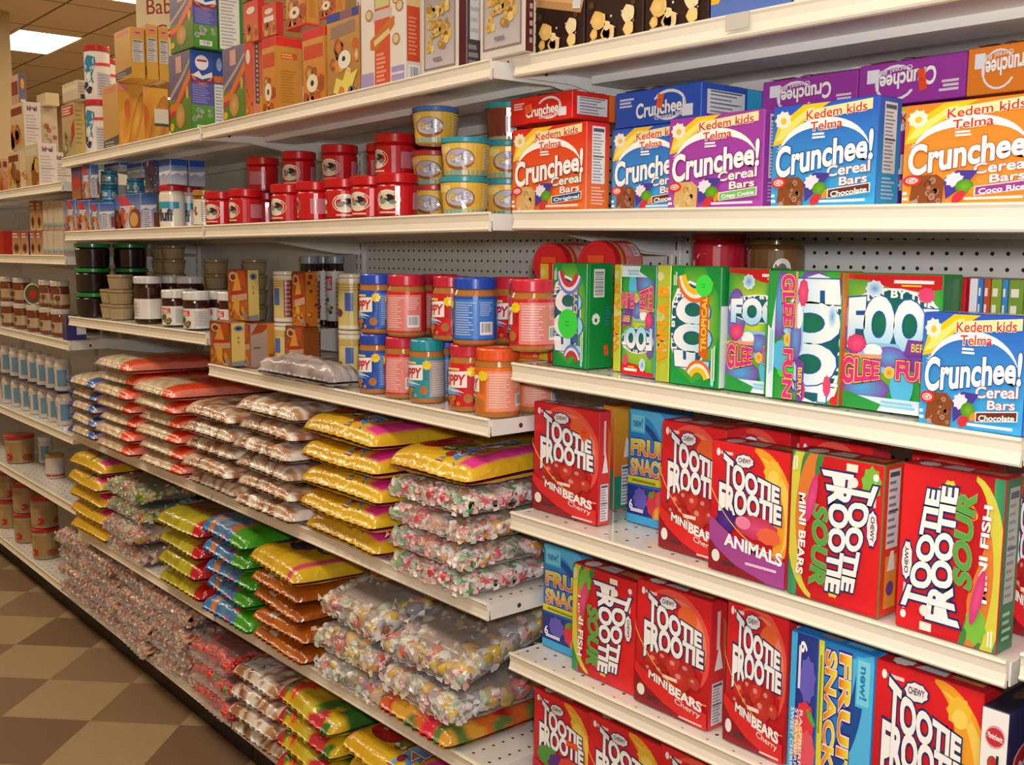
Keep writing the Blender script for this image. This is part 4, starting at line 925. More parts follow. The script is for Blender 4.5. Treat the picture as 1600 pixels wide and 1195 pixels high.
# ------------------------------------------------------------------ left end of the eye level shelf
def cereal(A):
    A.rect(0, 0, 1, 1, '#cfd2da', '#2a5ab0'); A.poly([(.05, .95), (.4, 1), (.75, .62), (.3, .70)], '#d83a3a'); A.lines(.2, .5, .85, .7, 3, '#eef0f8', .7); A.blobs(.05, .03, .95, .42, 14, ['#d8892e', '#c84a26', '#e8b24a', '#9a3a1e'], .10, 5)
def cereal_side(A): A.rect(0, 0, 1, 1, '#c8c8d4', '#2f6cc0'); A.rect(.1, .05, .65, .55, '#dcdce6'); A.lines(.15, .07, .6, .52, 8, '#9a9aae', .5); A.rect(.78, .1, 1, .5, '#8a3a30'); A.poly([(0, .55), (.3, .62), (.6, .56), (1, .66), (1, .72), (0, .68)], '#eef0f6')
CG = 'blue and white cereal cartons'
for i, (pl, pr, pt, ps) in enumerate(((104, 119, 313, 121), (121, 141, 314, 146), (143, 156, 318, 162))):
    bx('cereal_carton', 'small blue and white cereal carton, lower tier, %s from the left' % ORD[i+1], 'carton', '2B', 1.187, pl, pr, pt, D=.05, dz=.0046, col='#c8ccd8', front=cereal, right=cereal_side, group=CG)
bx('cereal_carton', 'large blue and white cereal carton with a round brown picture', 'carton', '2B', 1.25, 181, 221, 306, ps=247, dz=.0012, col='#c8ccd8', front=lambda A: (cereal(A), A.ell(.8, .3, .25, .3, '#8a2f1c'), A.ell(.75, .3, .16, .2, '#d8a04a')), right=cereal_side, group=CG)
zt_ = ZA(XA(121, 1.187, 1.55), 1.187, 312)+.002
bx('cereal_carton', 'tall carton with a red picture on the upper tier, leftmost', 'carton', '2B', 1.19, 113, 127, 262, D=.05, z=zt_, col='#8a5a3a', front=lambda A: (A.rect(0, 0, 1, 1, '#b8742e', '#3a3a7a'), A.ell(.5, .5, .4, .2, '#c83a2a')), right=plain('#7a4a30'))
bx('cereal_carton', 'blue topped carton on the upper tier, second from left', 'carton', '2B', 1.19, 129, 143, 259, ps=156, z=zt_, col='#c8ccd8', front=cereal, right=cereal_side)
def can_art(A): A.rect(0, 0, 1, 1, '#2a8ab8', '#3fa0cc', nu=24); A.rect(0, .1, 1, .16, '#d8e8f0'); A.blobs(.3, .3, .7, .7, 5, ['#d8ecf4', '#f4f8fa', '#c84a4a'], .05)
can0 = pot('tin_can', 'small teal can, bottom of the stack left of the large cereal carton', 'can', .027, .05, '#3a9ac4', .006, '#2a86b4', can_art, row([160], .0285, 1.26, '2B')[0], bm='plastic', group='small teal cans')
cx_, cy_, cz_ = can0.location
for k in range(1, 4): dup(can0, (cx_+.002*(k % 2), cy_, cz_+.0505*k), .4*k, label='small teal can, %s layer of the stack left of the large cereal carton' % ORD[k+1])
zcar = ZA(XA(181, 1.25, 1.55), 1.25, 306)+.001
dup(can0, (CX(198, 1.285, .0285, zcar), 1.285, zcar), .3, label='small teal can standing on top of the large cereal carton')
def bw(A): A.rect(0, 0, 1, 1, '#c8ccdc', '#2f6ac4'); A.rect(0, .75, 1, 1, '#2454b0'); A.poly([(0, .35), (.4, .45), (.7, .35), (1, .48), (1, .55), (0, .5)], '#e8ecf4')
bx('drink_pack', 'blue topped pack standing on the stack of small cans', 'pack', '2B', 1.262, 163, 187, 257, D=.05, z=cz_+.202+.001, col='#c8ccdc', front=bw, right=bw)
bx('drink_pack', 'blue topped pack standing on the can above the large carton', 'pack', '2B', 1.272, 199, 222, 257, D=.05, z=zcar+.0515, col='#c8ccdc', front=bw, right=bw)
bx('drink_pack', 'dark patterned upright pack on the large cereal carton', 'pack', '2B', 1.265, 227, 240, 252, ps=249, z=zcar, col='#5a4a6a', front=lambda A: (A.rect(0, 0, 1, 1, '#8a8a8a', '#3a3a8a'), A.blobs(0, 0, 1, 1, 16, ['#b83a4a', '#d8d8d8', '#5a6a4a', '#3a3a8a'], .12)), right=lambda A: (A.rect(0, 0, 1, 1, '#7a7a84', '#34347a'), A.blobs(0, 0, 1, 1, 16, ['#a83a4a', '#d8d8d8', '#5a6a4a'], .12)))
def fluff(A): A.rect(0, 0, 1, 1, '#efe9dc', nu=24); A.rect(0, .55, 1, .78, '#3aa0c4', nu=24); A.text('fluff', .40, .14, .62, .52, '#3a3f5a', bold=.05); A.rect(.7, .1, .9, .9, '#e8e4e0')
used_ = []
fl_ = row([250, (277, 1.30)], .036, 1.235, '2B', used=used_)
for i, p in enumerate(fl_): pot('marshmallow_jar', ('white marshmallow spread jar with a red lid and blue band', 'second white marshmallow spread jar, mostly hidden behind the first')[i], 'jar', .036, .125, '#c8222e', .016, '#f0e8da', fluff, p, .5, ribbed=True, group='white spread jars')
for i, pl in enumerate((249, 278)):
    zz = fl_[i][2]+.126
    bx('drink_pack', ('blue topped pack standing on the white spread jar', 'blue topped pack standing on the hidden white spread jar')[i], 'pack', '2B', fl_[i][1]-.025, pl, pl+18, 250+2*i, D=.05, z=zz, col='#c8ccdc', front=bw, right=bw)
def honey(A): A.rect(.2, 0, .8, 1, '#e6e2d2', nu=16); A.lines(.55, .1, .75, .9, 9, '#9a9a8a', .5); A.blobs(.28, .2, .48, .8, 4, ['#b84a4a', '#5a5a6a'], .03)
for i, p in enumerate(row([(289, 1.29), 303, (330, 1.36), (352, 1.36)], .029, 1.26, '2B', used=used_+[(a, b, .045) for a, b, c in fr[:2]])):
    pot('honey_jar', 'small amber jar with a gold lid, %s from the left' % ORD[i+1], 'jar', .029, .105, '#b98a3a', .015, '#8a4a16', honey, p, .6, group='amber jars with gold lids', lidm='foil')

# ------------------------------------------------------------------ top shelf, middle bays
TG = 'cartons on the top shelf'
def top(name, label, pl, pr, pt, **kw):
    kw.setdefault('dz', .0012); sh = '2A' if pr < 340 else '3A'
    kw.setdefault('Y', 1.215); Y = kw.pop('Y')
    return bx(name, label, 'box', sh, Y, pl, pr, pt, **kw)
def bread(A): A.rect(0, 0, 1, 1, '#c88a2e', '#d8a040'); A.ell(.38, .5, .24, .44, '#b8721e', rot=-12, c2='#d89a3a'); A.ell(.72, .46, .2, .46, '#dca442', rot=-14, c2='#b0701e'); A.ell(.35, .62, .12, .15, '#c8642a'); A.rect(0, .88, .4, 1, '#e08a7a')
def bread_spine(A): A.rect(0, 0, 1, 1, '#c99a52', '#d4ac68'); A.rect(.1, .88, .9, .97, '#d88a6a'); A.rect(.0, .02, 1, .16, '#5a5a58', skew=.06); A.lines(.1, .05, .9, .15, 2, '#a8a8a0', .5)
def bread_nut(A): A.rect(0, 0, 1, 1, '#cf9a3a', '#d6a648'); A.nutri(.08, .32, .9, .76, 9, '#c8c4c8', '#8a8a98'); A.rect(.15, .84, .85, .96, '#e08a88'); A.rect(.3, .89, .7, .91, '#8a3a4a')
top('breadstick_box', 'yellow breadstick box in the lower tier with a golden loaf on its side', 163, 187, 137, ps=227, Y=1.21, col='#cf9a3a', front=bread_spine, right=bread)
bl_ = top('breadstick_box', 'yellow breadstick box behind the loaf box, lower tier', 184, 206, 140, ps=266, Y=1.365, col='#cf9a3a', front=bread_spine, right=lambda A: (bread(A), A.rect(.62, .5, 1, .72, '#d8d4d0'), A.rect(.62, .48, 1, .52, '#4a4a4a')))
zt_ = ZA(XA(163, 1.21, 1.8), 1.21, 137)+.001
xz = 1.212
for i, (pl, pr, ps) in enumerate(((181, 206, 228), (207, 230, 248.5), (229, 249.5, 266))):
    b = bx('breadstick_box', 'yellow breadstick box in the upper tier, %s counting back from the aisle' % ORD[i+1], 'box', '2A', xz, pl, pr, (52, 47, 50)[i], ps=ps, z=zt_, col='#cf9a3a', front=bread_spine, right=bread_nut, group='upper tier breadstick boxes')
    xz = b.location.y+b.dimensions.y/2+.002
def canister(A): A.rect(0, 0, 1, 1, '#e8e4e0', nu=24); A.blobs(.34, .45, .52, .85, 5, ['#1f7aa8', '#2a8ab8'], .07, 2); A.rect(.34, .05, .52, .35, '#e8e4e8'); A.blobs(.36, .1, .50, .34, 6, ['#2a2a3a', '#3a3a5a'], .03, 3); A.rect(.58, .04, .84, .56, '#c8c6d0'); A.lines(.6, .08, .82, .54, 8, '#9a9aa8', .5); A.rect(.56, .70, .86, .76, '#d83a44', skew=.03)
used_ = []
lowc = row([(136, 1.235), (146, 1.30)], .041, 1.235, '2A', used=used_)
can0 = pot('snack_canister', 'white and blue canister with a red lid, lower tier at the front', 'canister', .040, .178, '#c02430', .018, '#e8e4e0', canister, lowc[0], .5, bm='card', group='white canisters', l0=.02, l1=.98)
dup(can0, lowc[1], .6, label='white and blue canister with a red lid, lower tier at the back')
dup(can0, (CX(133, 1.24, .041, 1.98), 1.24, lowc[0][2]+.1785), .7, label='white and blue canister with a red lid, upper tier at the front')
dup(can0, (CX(145, 1.335, .041, 1.98), 1.335, lowc[0][2]+.1785), .25, label='white canister with its text panel showing, upper tier at the back')
def cracker_front(A): A.rect(0, 0, 1, 1, '#b8a878', '#c8a880'); A.rect(.05, .78, .95, .98, '#b84038'); A.lines(.1, .8, .9, .96, 3, '#e8c8b8', .6); A.poly([(.7, .2), (1, .4), (1, .7), (.75, .55)], '#b83a30'); A.blobs(.1, .08, .7, .5, 8, ['#9a8a5a', '#c8b88a', '#7a6a4a'], .1)
top('cracker_box', 'beige and red cracker box at the left end of the middle top shelf', 97, 117, 166, ps=135, Y=1.186, dz=.0046, col='#c0a472', front=cracker_front, right=lambda A: (A.rect(0, 0, 1, 1, '#c4a868'), A.lines(.1, .2, .9, .9, 8, '#a08a50', .4)))
zt_ = ZA(XA(97, 1.186, 1.8), 1.186, 164)+.002
bx('cracker_box', 'cream box lying flat above the beige and red cracker box', 'box', '2A', 1.186, 98, 121, 133, ps=137, z=zt_, col='#e2d4b8', front=lambda A: (A.rect(0, 0, 1, 1, '#cfc0a4'), A.rect(0, .55, 1, .8, '#e4d6b8')), right=lambda A: (A.rect(0, 0, 1, 1, '#d4c4ac'), A.rect(.3, 0, .9, .25, '#3a3440'), A.lines(.1, .3, .9, .9, 4, '#a89a88', .5)))
def grain(A): A.rect(0, 0, 1, .45, '#4f7a1e', '#6a8a2a'); A.rect(0, .45, 1, 1, '#6a5a8a', '#7a7088'); A.poly([(0, .38), (.3, .42), (.6, .58), (1, .78), (1, .62), (.6, .42), (.3, .28), (0, .24)], '#e0742a'); A.poly([(0, .50), (.6, .72), (1, .9), (1, .85), (.6, .66), (0, .44)], '#b8a898'); A.poly([(0, .30), (.3, .32), (.6, .46), (1, .66), (1, .62), (.3, .26), (0, .22)], '#b83a2e'); A.ell(.5, .24, .22, .15, '#d8b070', c2='#b8883a'); A.ell(.85, .5, .06, .08, '#d8b42a'); A.ell(.1, .12, .1, .05, '#d8b82a'); A.rect(.35, .76, .62, .96, '#d8a8a0')
def grain_side(A):
    A.rect(0, 0, 1, .35, '#3f8a28', '#5a9a38'); A.rect(0, .35, 1, .62, '#5a5ab0'); A.lines(.06, .37, .94, .60, 8, '#8a8acc', .5); A.rect(0, .62, 1, 1, '#2a48a8', '#2a50b8'); A.arc(.5, .85, .62, .25, .09, 215, 325, '#e87a26'); A.rect(0, .62, 1, .645, '#9a2a3a')
    A.ell(.5, .86, .3, .09, '#e8e4f0'); A.rect(.28, .87, .72, .895, '#a83040'); A.poly([(.05, .70), (.35, .76), (.5, .70), (.95, .76), (.95, .70), (.5, .66)], '#e8e8f4'); A.blobs(.1, .18, .9, .32, 8, ['#a8b0b0', '#b8a8a8', '#5a8a3a'], .09); A.barcode(.22, .03, .75, .11)
def grain_nut(A): A.rect(0, 0, 1, 1, '#2a48a8'); A.rect(0, .0, 1, .62, '#dfe2e6'); A.lines(.1, .05, .9, .6, 14, '#a8acb8', .45); A.rect(0, .64, 1, .72, '#d86a2a'); A.ell(.5, .86, .25, .08, '#8aa8d8')
def grain_nut2(A): A.rect(0, 0, 1, 1, '#2f7a3a'); A.rect(.03, .02, .86, .84, '#dfe0de'); A.lines(.1, .06, .8, .8, 14, '#a8acb8', .45); A.rect(0, .88, 1, 1, '#d86a2a')
gb = top('grain_box', 'green, blue and orange grain box, lower tier, first stack', 267, 300, 88, ps=336, col='#3f7a3a', front=grain, right=grain_side, group='grain boxes')
yb_ = gb.location.y+gb.dimensions.y/2+.002
top('grain_box', 'grain box behind the first lower one, white panel edge showing', 315, 336, 88, ps=354, Y=yb_, D=.06, col='#3f7a3a', front=grain, right=grain_nut, group='grain boxes')
top('grain_box', 'green, blue and orange grain box, lower tier, beside the red boxes', 350, 385, 78, D=.06, col='#3f7a3a', front=grain, right=grain_side, group='grain boxes')
zt_ = ZA(XA(267, 1.215, 1.8), 1.215, 87)+.001
gb = bx('grain_box', 'green, blue and orange grain box, upper tier, front', 'box', '2A', 1.217, 267, 303, -14, ps=341, z=zt_, col='#3f7a3a', front=grain, right=grain_side, group='grain boxes')
bx('grain_box', 'grain box in the upper tier with a tall white panel', 'box', '2A', gb.location.y+gb.dimensions.y/2+.002, 318, 342, -14, ps=381, z=zt_, col='#2f7a3a', front=grain, right=grain_nut2, group='grain boxes')
def redspine(A): A.rect(0, 0, 1, 1, '#d88a7a', '#c85a50'); A.rect(.25, .2, .65, .95, '#5a4a44'); A.lines(.35, .22, .55, .93, 12, '#b8aca0', .6, False); A.rect(.66, .05, 1, .3, '#d8a82a')
def redface(A): A.rect(0, 0, 1, 1, '#d87a3a', '#cf2f2a'); A.blobs(.05, .03, .95, .45, 8, ['#b8601e', '#e0a040', '#8a4a1e'], .14); A.ell(.5, .78, .3, .09, '#e8d8c8')
def oface(A): A.rect(0, 0, 1, 1, '#d07a26', '#d99a4a'); A.rect(0, .88, 1, 1, '#d8281e'); A.rect(.05, .62, .95, .80, '#cf4a1e'); A.blobs(.05, .0, .95, .55, 10, ['#8a4a20', '#d8822a', '#b8541e', '#e8b860'], .15, 6); A.ell(.45, .30, .26, .12, '#efe2cc'); A.ell(.45, .30, .08, .04, '#3a2a20'); A.rect(0, 0, 1, .05, '#d83a20')
def oside(A): A.rect(0, 0, 1, 1, '#c88a34', '#d09a44'); A.rect(0, .88, 1, 1, '#e0281c'); A.poly([(.36, .88), (.5, .91), (.66, .88)], '#a07040'); A.rect(.2, .72, .8, .80, '#d85a22'); A.lines(.22, .725, .78, .795, 2, '#f0a868', .6); A.lines(.2, .15, .8, .58, 12, '#b87a2e', .35); A.rect(0, 0, 1, .03, '#e02a1c')
top('cookie_carton', 'salmon red carton with a dark lettered edge, left of the orange boxes', 384, 396, 62, ps=412, col='#cf5a4a', front=redface, right=redspine)
ob = top('cookie_carton', 'orange carton with a plain text side and red band, left of two', 411, 432, 62, ps=474, Y=1.212, col='#c88a34', front=oface, right=oside, group='orange cookie cartons')
top('cookie_carton', 'orange carton with a red band, right of two', 474, 508, 50, D=.08, Y=1.22, col='#c88a34', front=oface, right=oside, group='orange cookie cartons')
zt_ = ZA(XA(411, 1.212, 1.8), 1.212, 61)+.001
for i, (pl, pr, ps, lb) in enumerate(((382, 404, 409, 'red cookie carton in the upper tier above the salmon one, leftmost'), (410, 432, 440, 'red cookie carton in the upper tier with a white badge'), (447, 478, 499, 'orange cookie carton in the upper tier, plain side showing'), (499, 524, 540, 'orange cookie carton in the upper tier beside the tall brown box'))):
    f = (redface, lambda A: (redface(A), A.rect(.15, .45, .85, .62, '#e8e4ec')), oface, oface)[i]
    bx('cookie_carton', lb, 'box', '3A', 1.215, pl, pr, -30 if i > 1 else (6, 10)[i], ps=ps, z=zt_, col='#c8402a', front=f, right=plain('#c02a26') if i < 2 else oside, group='upper tier cookie cartons')
def bigc(A):
    A.rect(0, 0, 1, 1, '#b07a3a', '#c8984e'); A.rect(0, .90, 1, 1, '#24409a'); A.rect(.42, .90, .8, 1, '#8a5a70'); A.rect(.12, .70, .9, .84, '#9a7a6a', skew=.03); A.blobs(.1, .25, .95, .66, 14, ['#7a3a22', '#e08a2a', '#c8641e', '#efdcae', '#5a2a1c'], .12, 4); A.ell(.56, .44, .2, .105, '#f0ece4'); A.ell(.54, .45, .055, .03, '#2a2a2a'); A.poly([(.2, .08), (.3, .25), (.5, .2), (.62, .32), (.75, .26), (.98, .3), (.8, .12), (.7, .02), (.45, .04)], '#e8d86a'); A.blobs(.1, .0, .9, .1, 5, ['#d8822a', '#3a5a9a'], .1); A.rect(.0, 0, 1, .05, '#4a5a9a')
top('cereal_box', 'tall brown cereal box with a blue top band and a yellow splash', 512, 562, 24, D=.07, Y=1.212, col='#b8844a', front=bigc, right=plain('#a87a40'))
def whitec(A):
    A.rect(0, 0, 1, 1, '#e6dfd8'); A.rect(.32, 0, .68, .96, '#d4502e'); A.rect(.34, .70, .66, .82, '#c8c88a'); A.poly([(.22, .36), (.36, .34), (.78, .52), (.78, .60), (.64, .58), (.22, .44)], '#c8702a'); A.rect(.30, .42, .68, .47, '#e0d08a', rot=18); A.lines(.36, .06, .62, .32, 7, '#ee9a80', .6); A.rect(.28, .60, .72, .68, '#cfc0b8')
    for (x, y) in ((.82, .74), (.90, .67), (.82, .40), (.2, .66)): A.ell(x, y, .085, .05, '#a8824a'); A.ell(x, y, .06, .036, '#e0c49a')
    A.rect(0, .0, .3, .16, '#a898c8'); A.rect(.72, .04, 1, .17, '#a898c8'); A.rect(.72, .10, 1, .12, '#ddd8ea')
def whitec_side(A): A.rect(0, 0, 1, 1, '#dcd8d4'); A.rect(.1, .2, 1, 1, '#d4502e'); A.ell(.55, .86, .35, .06, '#c8c0b0'); A.rect(.1, .66, 1, .74, '#e0c08a'); A.lines(.2, .25, .9, .58, 10, '#ea8a70', .5); A.barcode(.2, .02, .95, .17)
top('cereal_box', 'white cracker box with a wide red band and round biscuits', 565, 633, 0, Hh=.235, ps=657, Y=1.212, col='#e6dfd8', front=whitec, right=whitec_side)
def wheat(A):
    A.rect(0, 0, 1, 1, '#d8d2cc'); A.rect(.06, .05, .94, 1, '#8a7a78', '#9a8880'); A.rect(.10, .07, .90, 1, '#c4bcc0', '#857570')
    A.blobs(.20, .20, .80, .56, 60, ['#d8b258', '#b88a34', '#e6c878', '#9a7028'], .055, 3); A.text('Cracker', .18, .62, .76, .70, '#f0ece8', bold=.03, warp=lambda a, b: (a, b+.25*a)); A.text('WHEAT', .14, .74, .82, .90, '#e6dc2a', bold=.05, out=('#4a4430', .06), warp=lambda a, b: (a, b+.2*a)); A.lines(.35, .11, .65, .15, 1, '#8a8088', .6)
mar = plain('#5a1a20')
top('cracker_box', 'grey wheat cracker box with yellow lettering, left of the pair', 659, 716, 0, Hh=.24, ps=727, Y=1.205, col='#d8d2cc', front=wheat, right=mar, group='wheat cracker boxes')
top('cracker_box', 'wheat cracker box behind the pair, white panel side showing', 690, 730, 0, Hh=.24, ps=752, Y=1.275, col='#5a5058', front=wheat, right=lambda A: (A.rect(0, 0, 1, 1, '#4a4048'), A.rect(.15, .33, 1, 1, '#e6e8ee'), A.lines(.2, .36, .95, .95, 7, '#c8ccd4', .4), A.lines(.05, .05, .95, .3, 4, '#9a9298', .6)))
top('cracker_box', 'grey wheat cracker box at the shelf joint, right of the pair', 750, 820, 0, Hh=.24, ps=834, Y=1.205, dz=.0105, col='#d8d2cc', front=wheat, right=lambda A: (A.rect(0, 0, 1, 1, '#5a1a20'), A.lines(.5, .05, .95, .35, 5, '#b8a8b0', .6)), group='wheat cracker boxes')
# ------------------------------------------------------------------ chocolate spread, dark tubs and beige tubs (shelf of the second bay)
def choc(A): A.rect(0, 0, 1, 1, '#e9e6e2', nu=24); A.rect(.38, .62, .56, .90, '#d83038'); A.text('nut', .40, .66, .54, .86, '#f0dcd4', bold=.04); A.blobs(.38, .06, .56, .5, 7, ['#c8892e', '#7a3a1a', '#d8b070', '#3a6a3a'], .03, 3); A.lines(.62, .12, .82, .88, 9, '#b8b4b4', .5)
def tubdark(A): A.rect(0, .92, 1, 1, '#3a2a2a', nu=16)
CS = 'chocolate spread jars'
used = []
zc2 = surf('2C', -3.3)
big = row([(211, 1.25), (247, 1.33), (277, 1.36)], .043, 1.25, '2C', used=used)
for i, p in enumerate(big): pot('chocolate_spread_jar', 'large chocolate spread jar with a white lid, %s from the left' % ORD[i+1], 'jar', .043, .148, '#e4e4ea', .022, '#33130e', choc, p, (-1.3, -.2, .4)[i], l0=.12, l1=.62, group='large chocolate spread jars', ribbed=True)
small = row([(287, 1.232), (254, 1.25), (270, 1.26), (325, 1.29), (341, 1.29)], .0375, 1.232, '2C', used=used)
for i, p in enumerate(small): pot('chocolate_spread_jar', 'small chocolate spread jar, white lid, ' + ('frontmost', 'leftmost', 'second from the left', 'right of the frontmost', 'at the right end')[i], 'jar', .0375, .110, '#ecebea', .024, '#3a150f', choc, p, (.25, .45, .3, .1, .2)[i], l0=.06, l1=.72, group=CS, ribbed=True)
for i, p in enumerate((470, 492, 528)):
    Y = (1.535, 1.614, 1.606)[i]; x = CX(p, Y, .027, 1.3); z = surf('2C', min(x+.03, J[2]))+.0014
    pot('chocolate_spread_jar', 'chocolate spread jar with a grey lid on the back row, %s from the left' % ORD[i+1], 'jar', .027, ZA(x, Y-.03, 400)-z, '#9aa4b4', .022, '#2a0f0c', choc, (min(x, J[2]-.046), Y, z), .3, group='grey lidded jars on the back row', ribbed=True)
# dark tubs with green lids, three high at the left front, two high behind
def darktub(label, loc): return pot('relish_tub', label, 'tub', .055, .0855, '#1f8a40', .013, '#1c100f', tubdark, loc, 0, rt=.058, group='dark tubs with green lids', l0=.9, l1=.99)
d0 = row([104], .06, 1.247, '2C', used=used)[0]
dt = darktub('dark tub with a green lid, bottom of the front stack', d0)
for k in (1, 2): dup(dt, (d0[0]+.003*k, d0[1], d0[2]+.086*k), label='dark tub with a green lid, %s layer of the front stack' % ORD[k+1])
d1 = (d0[0]+.03, d0[1]+.124, d0[2])
for k in range(3): dup(dt, (d1[0], d1[1], d1[2]+.086*k), label='dark tub with a green lid, %s layer of the stack behind' % ORD[k+1])
bx('drink_pack', 'small blue and white pack leaning by the top dark tubs', 'pack', '2C', 1.19, 154, 170, 380, z=d0[2]+.0885*2+.001, D=.012, col='#c8c8cc', front=lambda A: (A.rect(0, 0, 1, 1, '#b8b8b4'), A.rect(0, .5, 1, 1, '#2a5ab0', '#3a80d0')), right=plain('#dfe2e8')) if 0 else None
# beige tubs: trapezoid pots with a red label
def beige(A): A.rect(0, 0, 1, 1, '#b09a76', nu=20); A.rect(.20, .05, .40, .85, '#7a2f24'); A.blobs(.22, .1, .38, .8, 5, ['#c83030', '#5a4a2a', '#b8402c'], .04, 3)
bt = pot('dip_tub', 'beige tub with a red label, front stack, bottom layer, left', 'tub', .034, .050, '#a8946e', .008, '#a8926c', beige, (0, 0, -9), .35, rt=.041, bm='plastic', l0=.06, l1=.9, group='beige tubs')
usedb = list(used)+[(d0[0], d0[1], .06), (d1[0], d1[1], .06)]
fst = True
for (x, y, nn, w) in ((-3.655, 1.262, 2, 'front left stack'), (-3.556, 1.255, 3, 'front right stack'), (-3.795, 1.50, 5, 'stack behind the dark tubs'), (-3.70, 1.50, 5, 'second stack behind the dark tubs'), (-3.45, 1.55, 4, 'stack near the back panel'), (-3.26, 1.60, 4, 'back corner stack')):
    z = surf('2C', x+.05)+.0014; pl = int(-x*100)
    for l in range(nn):
        lb = 'beige tub with a red label, %s, %s' % (w, ('bottom', 'second layer', 'third layer', 'fourth layer', 'fifth layer')[l])
        if fst: bt.location = (x, y, z); bt['label'] = lb; fst = False
        else: dup(bt, (x, y, z+.0505*l), .35+.1*((pl+l) % 3), label=lb)

# ------------------------------------------------------------------ brown packs and cream cans left of the peanut butter
def cocoa(A):
    A.rect(0, 0, 1, 1, '#c8721e', '#7a3416'); A.ell(.28, .86, .22, .10, '#d8a890'); A.ell(.28, .85, .13, .06, '#6a2a1a'); A.rect(.55, .70, .9, .98, '#b84a1e'); A.poly([(.5, .98), (.7, .6), (.4, .3), (.2, .5)], '#e09a3a'); A.rect(.10, .48, .92, .56, '#b02a20', skew=.05); A.rect(.2, .34, .98, .47, '#c8a48a', skew=.08); A.blobs(.05, .04, .9, .34, 9, ['#d8922a', '#b85a1a', '#7a2a18', '#e0a840'], .12, 3); A.ell(.85, .1, .14, .06, '#8a8a9a')
def cocoa_side(A): A.rect(0, 0, 1, 1, '#d8c06a', '#e0cc84'); A.poly([(0, 0), (1, 0), (.9, .12), (0, .1)], '#8a8a94'); A.ell(.5, .87, .34, .07, '#8a909a'); A.ell(.5, .87, .2, .04, '#2a3a7a'); A.lines(.4, .5, .6, .7, 2, '#a8963a', .6)
def cocoa_white(A): A.rect(0, 0, 1, 1, '#a08a84', '#b8a098'); A.poly([(0, .75), (.3, 1), (.9, .98), (.5, .8)], '#a84a1e'); A.rect(.7, .2, 1, 1, '#c8882a'); A.rect(.75, 0, 1, .3, '#a8561e'); A.lines(.12, .4, .5, .5, 1, '#6a5a5a', .4)
PG = 'brown and orange dessert packs'
p1 = bx('dessert_pack', 'brown dessert pack in the lower tier at the shelf end', 'pack', '3C', 1.187, 329, 362, 500, ps=386, dz=.0046, col='#a8561e', front=cocoa, right=cocoa_side, group=PG)
p2 = bx('dessert_pack', 'brown dessert pack, lower tier, grey pink side beside the clear pouch', 'pack', '3C', 1.226, 368, 392, 503, ps=430, col='#a8561e', front=cocoa, right=cocoa_white, group=PG)
zt_ = p1.location.z+p1.dimensions.z+.0012
p3 = bx('dessert_pack', 'brown dessert pack in the upper tier, leftmost', 'pack', '3C', 1.24, 357, 388, 420, ps=406, z=zt_, col='#8a3a1a', front=cocoa, right=cocoa_side, group=PG)
p4 = bx('dessert_pack', 'brown dessert pack in the upper tier between the cream cans', 'pack', '3C', 1.262, 457, 478, 424, ps=497, z=zt_, col='#8a3a1a', front=cocoa, right=lambda A: (A.rect(0, 0, 1, 1, '#b8641e', '#c87a26'), A.blobs(0, 0, 1, 1, 10, ['#7a2a18', '#e0a040', '#5a2a1a'], .14)), group=PG)
p5 = bx('dessert_pack', 'brown dessert pack in the lower tier under the cream cans', 'pack', '3C', 1.262, 447, 476, 508, D=.042, col='#8a3a1a', front=cocoa, right=plain('#8a4a1c'), group=PG)
def cream(A): A.rect(0, 0, 1, 1, '#d8c47a', '#e2d08e', nu=24); A.rect(0, .0, 1, .07, '#e8e4da'); A.rect(0, .93, 1, 1, '#e8e4da'); A.lines(.3, .75, .8, .9, 3, '#c8aa4a', .5); A.rect(.44, .36, .54, .72, '#4a6ab8'); A.rect(.60, .1, .72, .9, '#8a3a3a'); A.lines(.61, .12, .71, .88, 8, '#c88a8a', .5); A.ell(.36, .32, .05, .08, '#7a2a3a')
cc = None; usedc = [(p.location.x, p.location.y, .045) for p in ()]
CC = [(398, 1.262, .18, 'first', 1, .3), (432, 1.285, .17, 'second', 1, 1.0), (497, 1.262, .18, 'third', 1, .9), (532, 1.28, .17, 'fourth', 1, .2)]
for k, (pl, Y, hh, o_, up, rz) in enumerate(CC):
    r = .031; x = CX(pl, Y, r+.0005, zt_)
    lo_ = pot('dessert_can', 'cream coloured can under the %s upper one' % o_, 'can', r, zt_-surf('3C', x)-.003, '#e2dccb', .008, '#d8c47a', cream, (x, Y+.055, surf('3C', x)+.0014), rz, bm='plastic', l0=.02, l1=.98, group='lower cream cans')
    pot('dessert_can', 'cream coloured can with a white rim, upper tier, %s from the left' % o_, 'can', r, ZA(x, Y, (424, 426, 428, 428)[k])-zt_, '#eae6dc', .008, '#d8c47a', cream, (x, Y+.055, zt_), rz, bm='plastic', l0=.02, l1=.98, group='upper cream cans')

def pouch_later():
    P = Pillow(.36, .088, .055, 77, .012, wr=.5); mb = MB()
    P.mesh(mb, lambda u, v, top: mix('#8d8286', '#cfc6c8', cell(u, v, 4, 3, 5)), 'foil', 34, 26)
    o = mb.build('clear_pouch', None, (XA(498, 1.24, 1.2), 1.168+.044, surf('3C', -2.2)+.0056), .02); tag(o, 'crinkled greyish clear pouch lying left of the peanut butter jars', 'pouch')

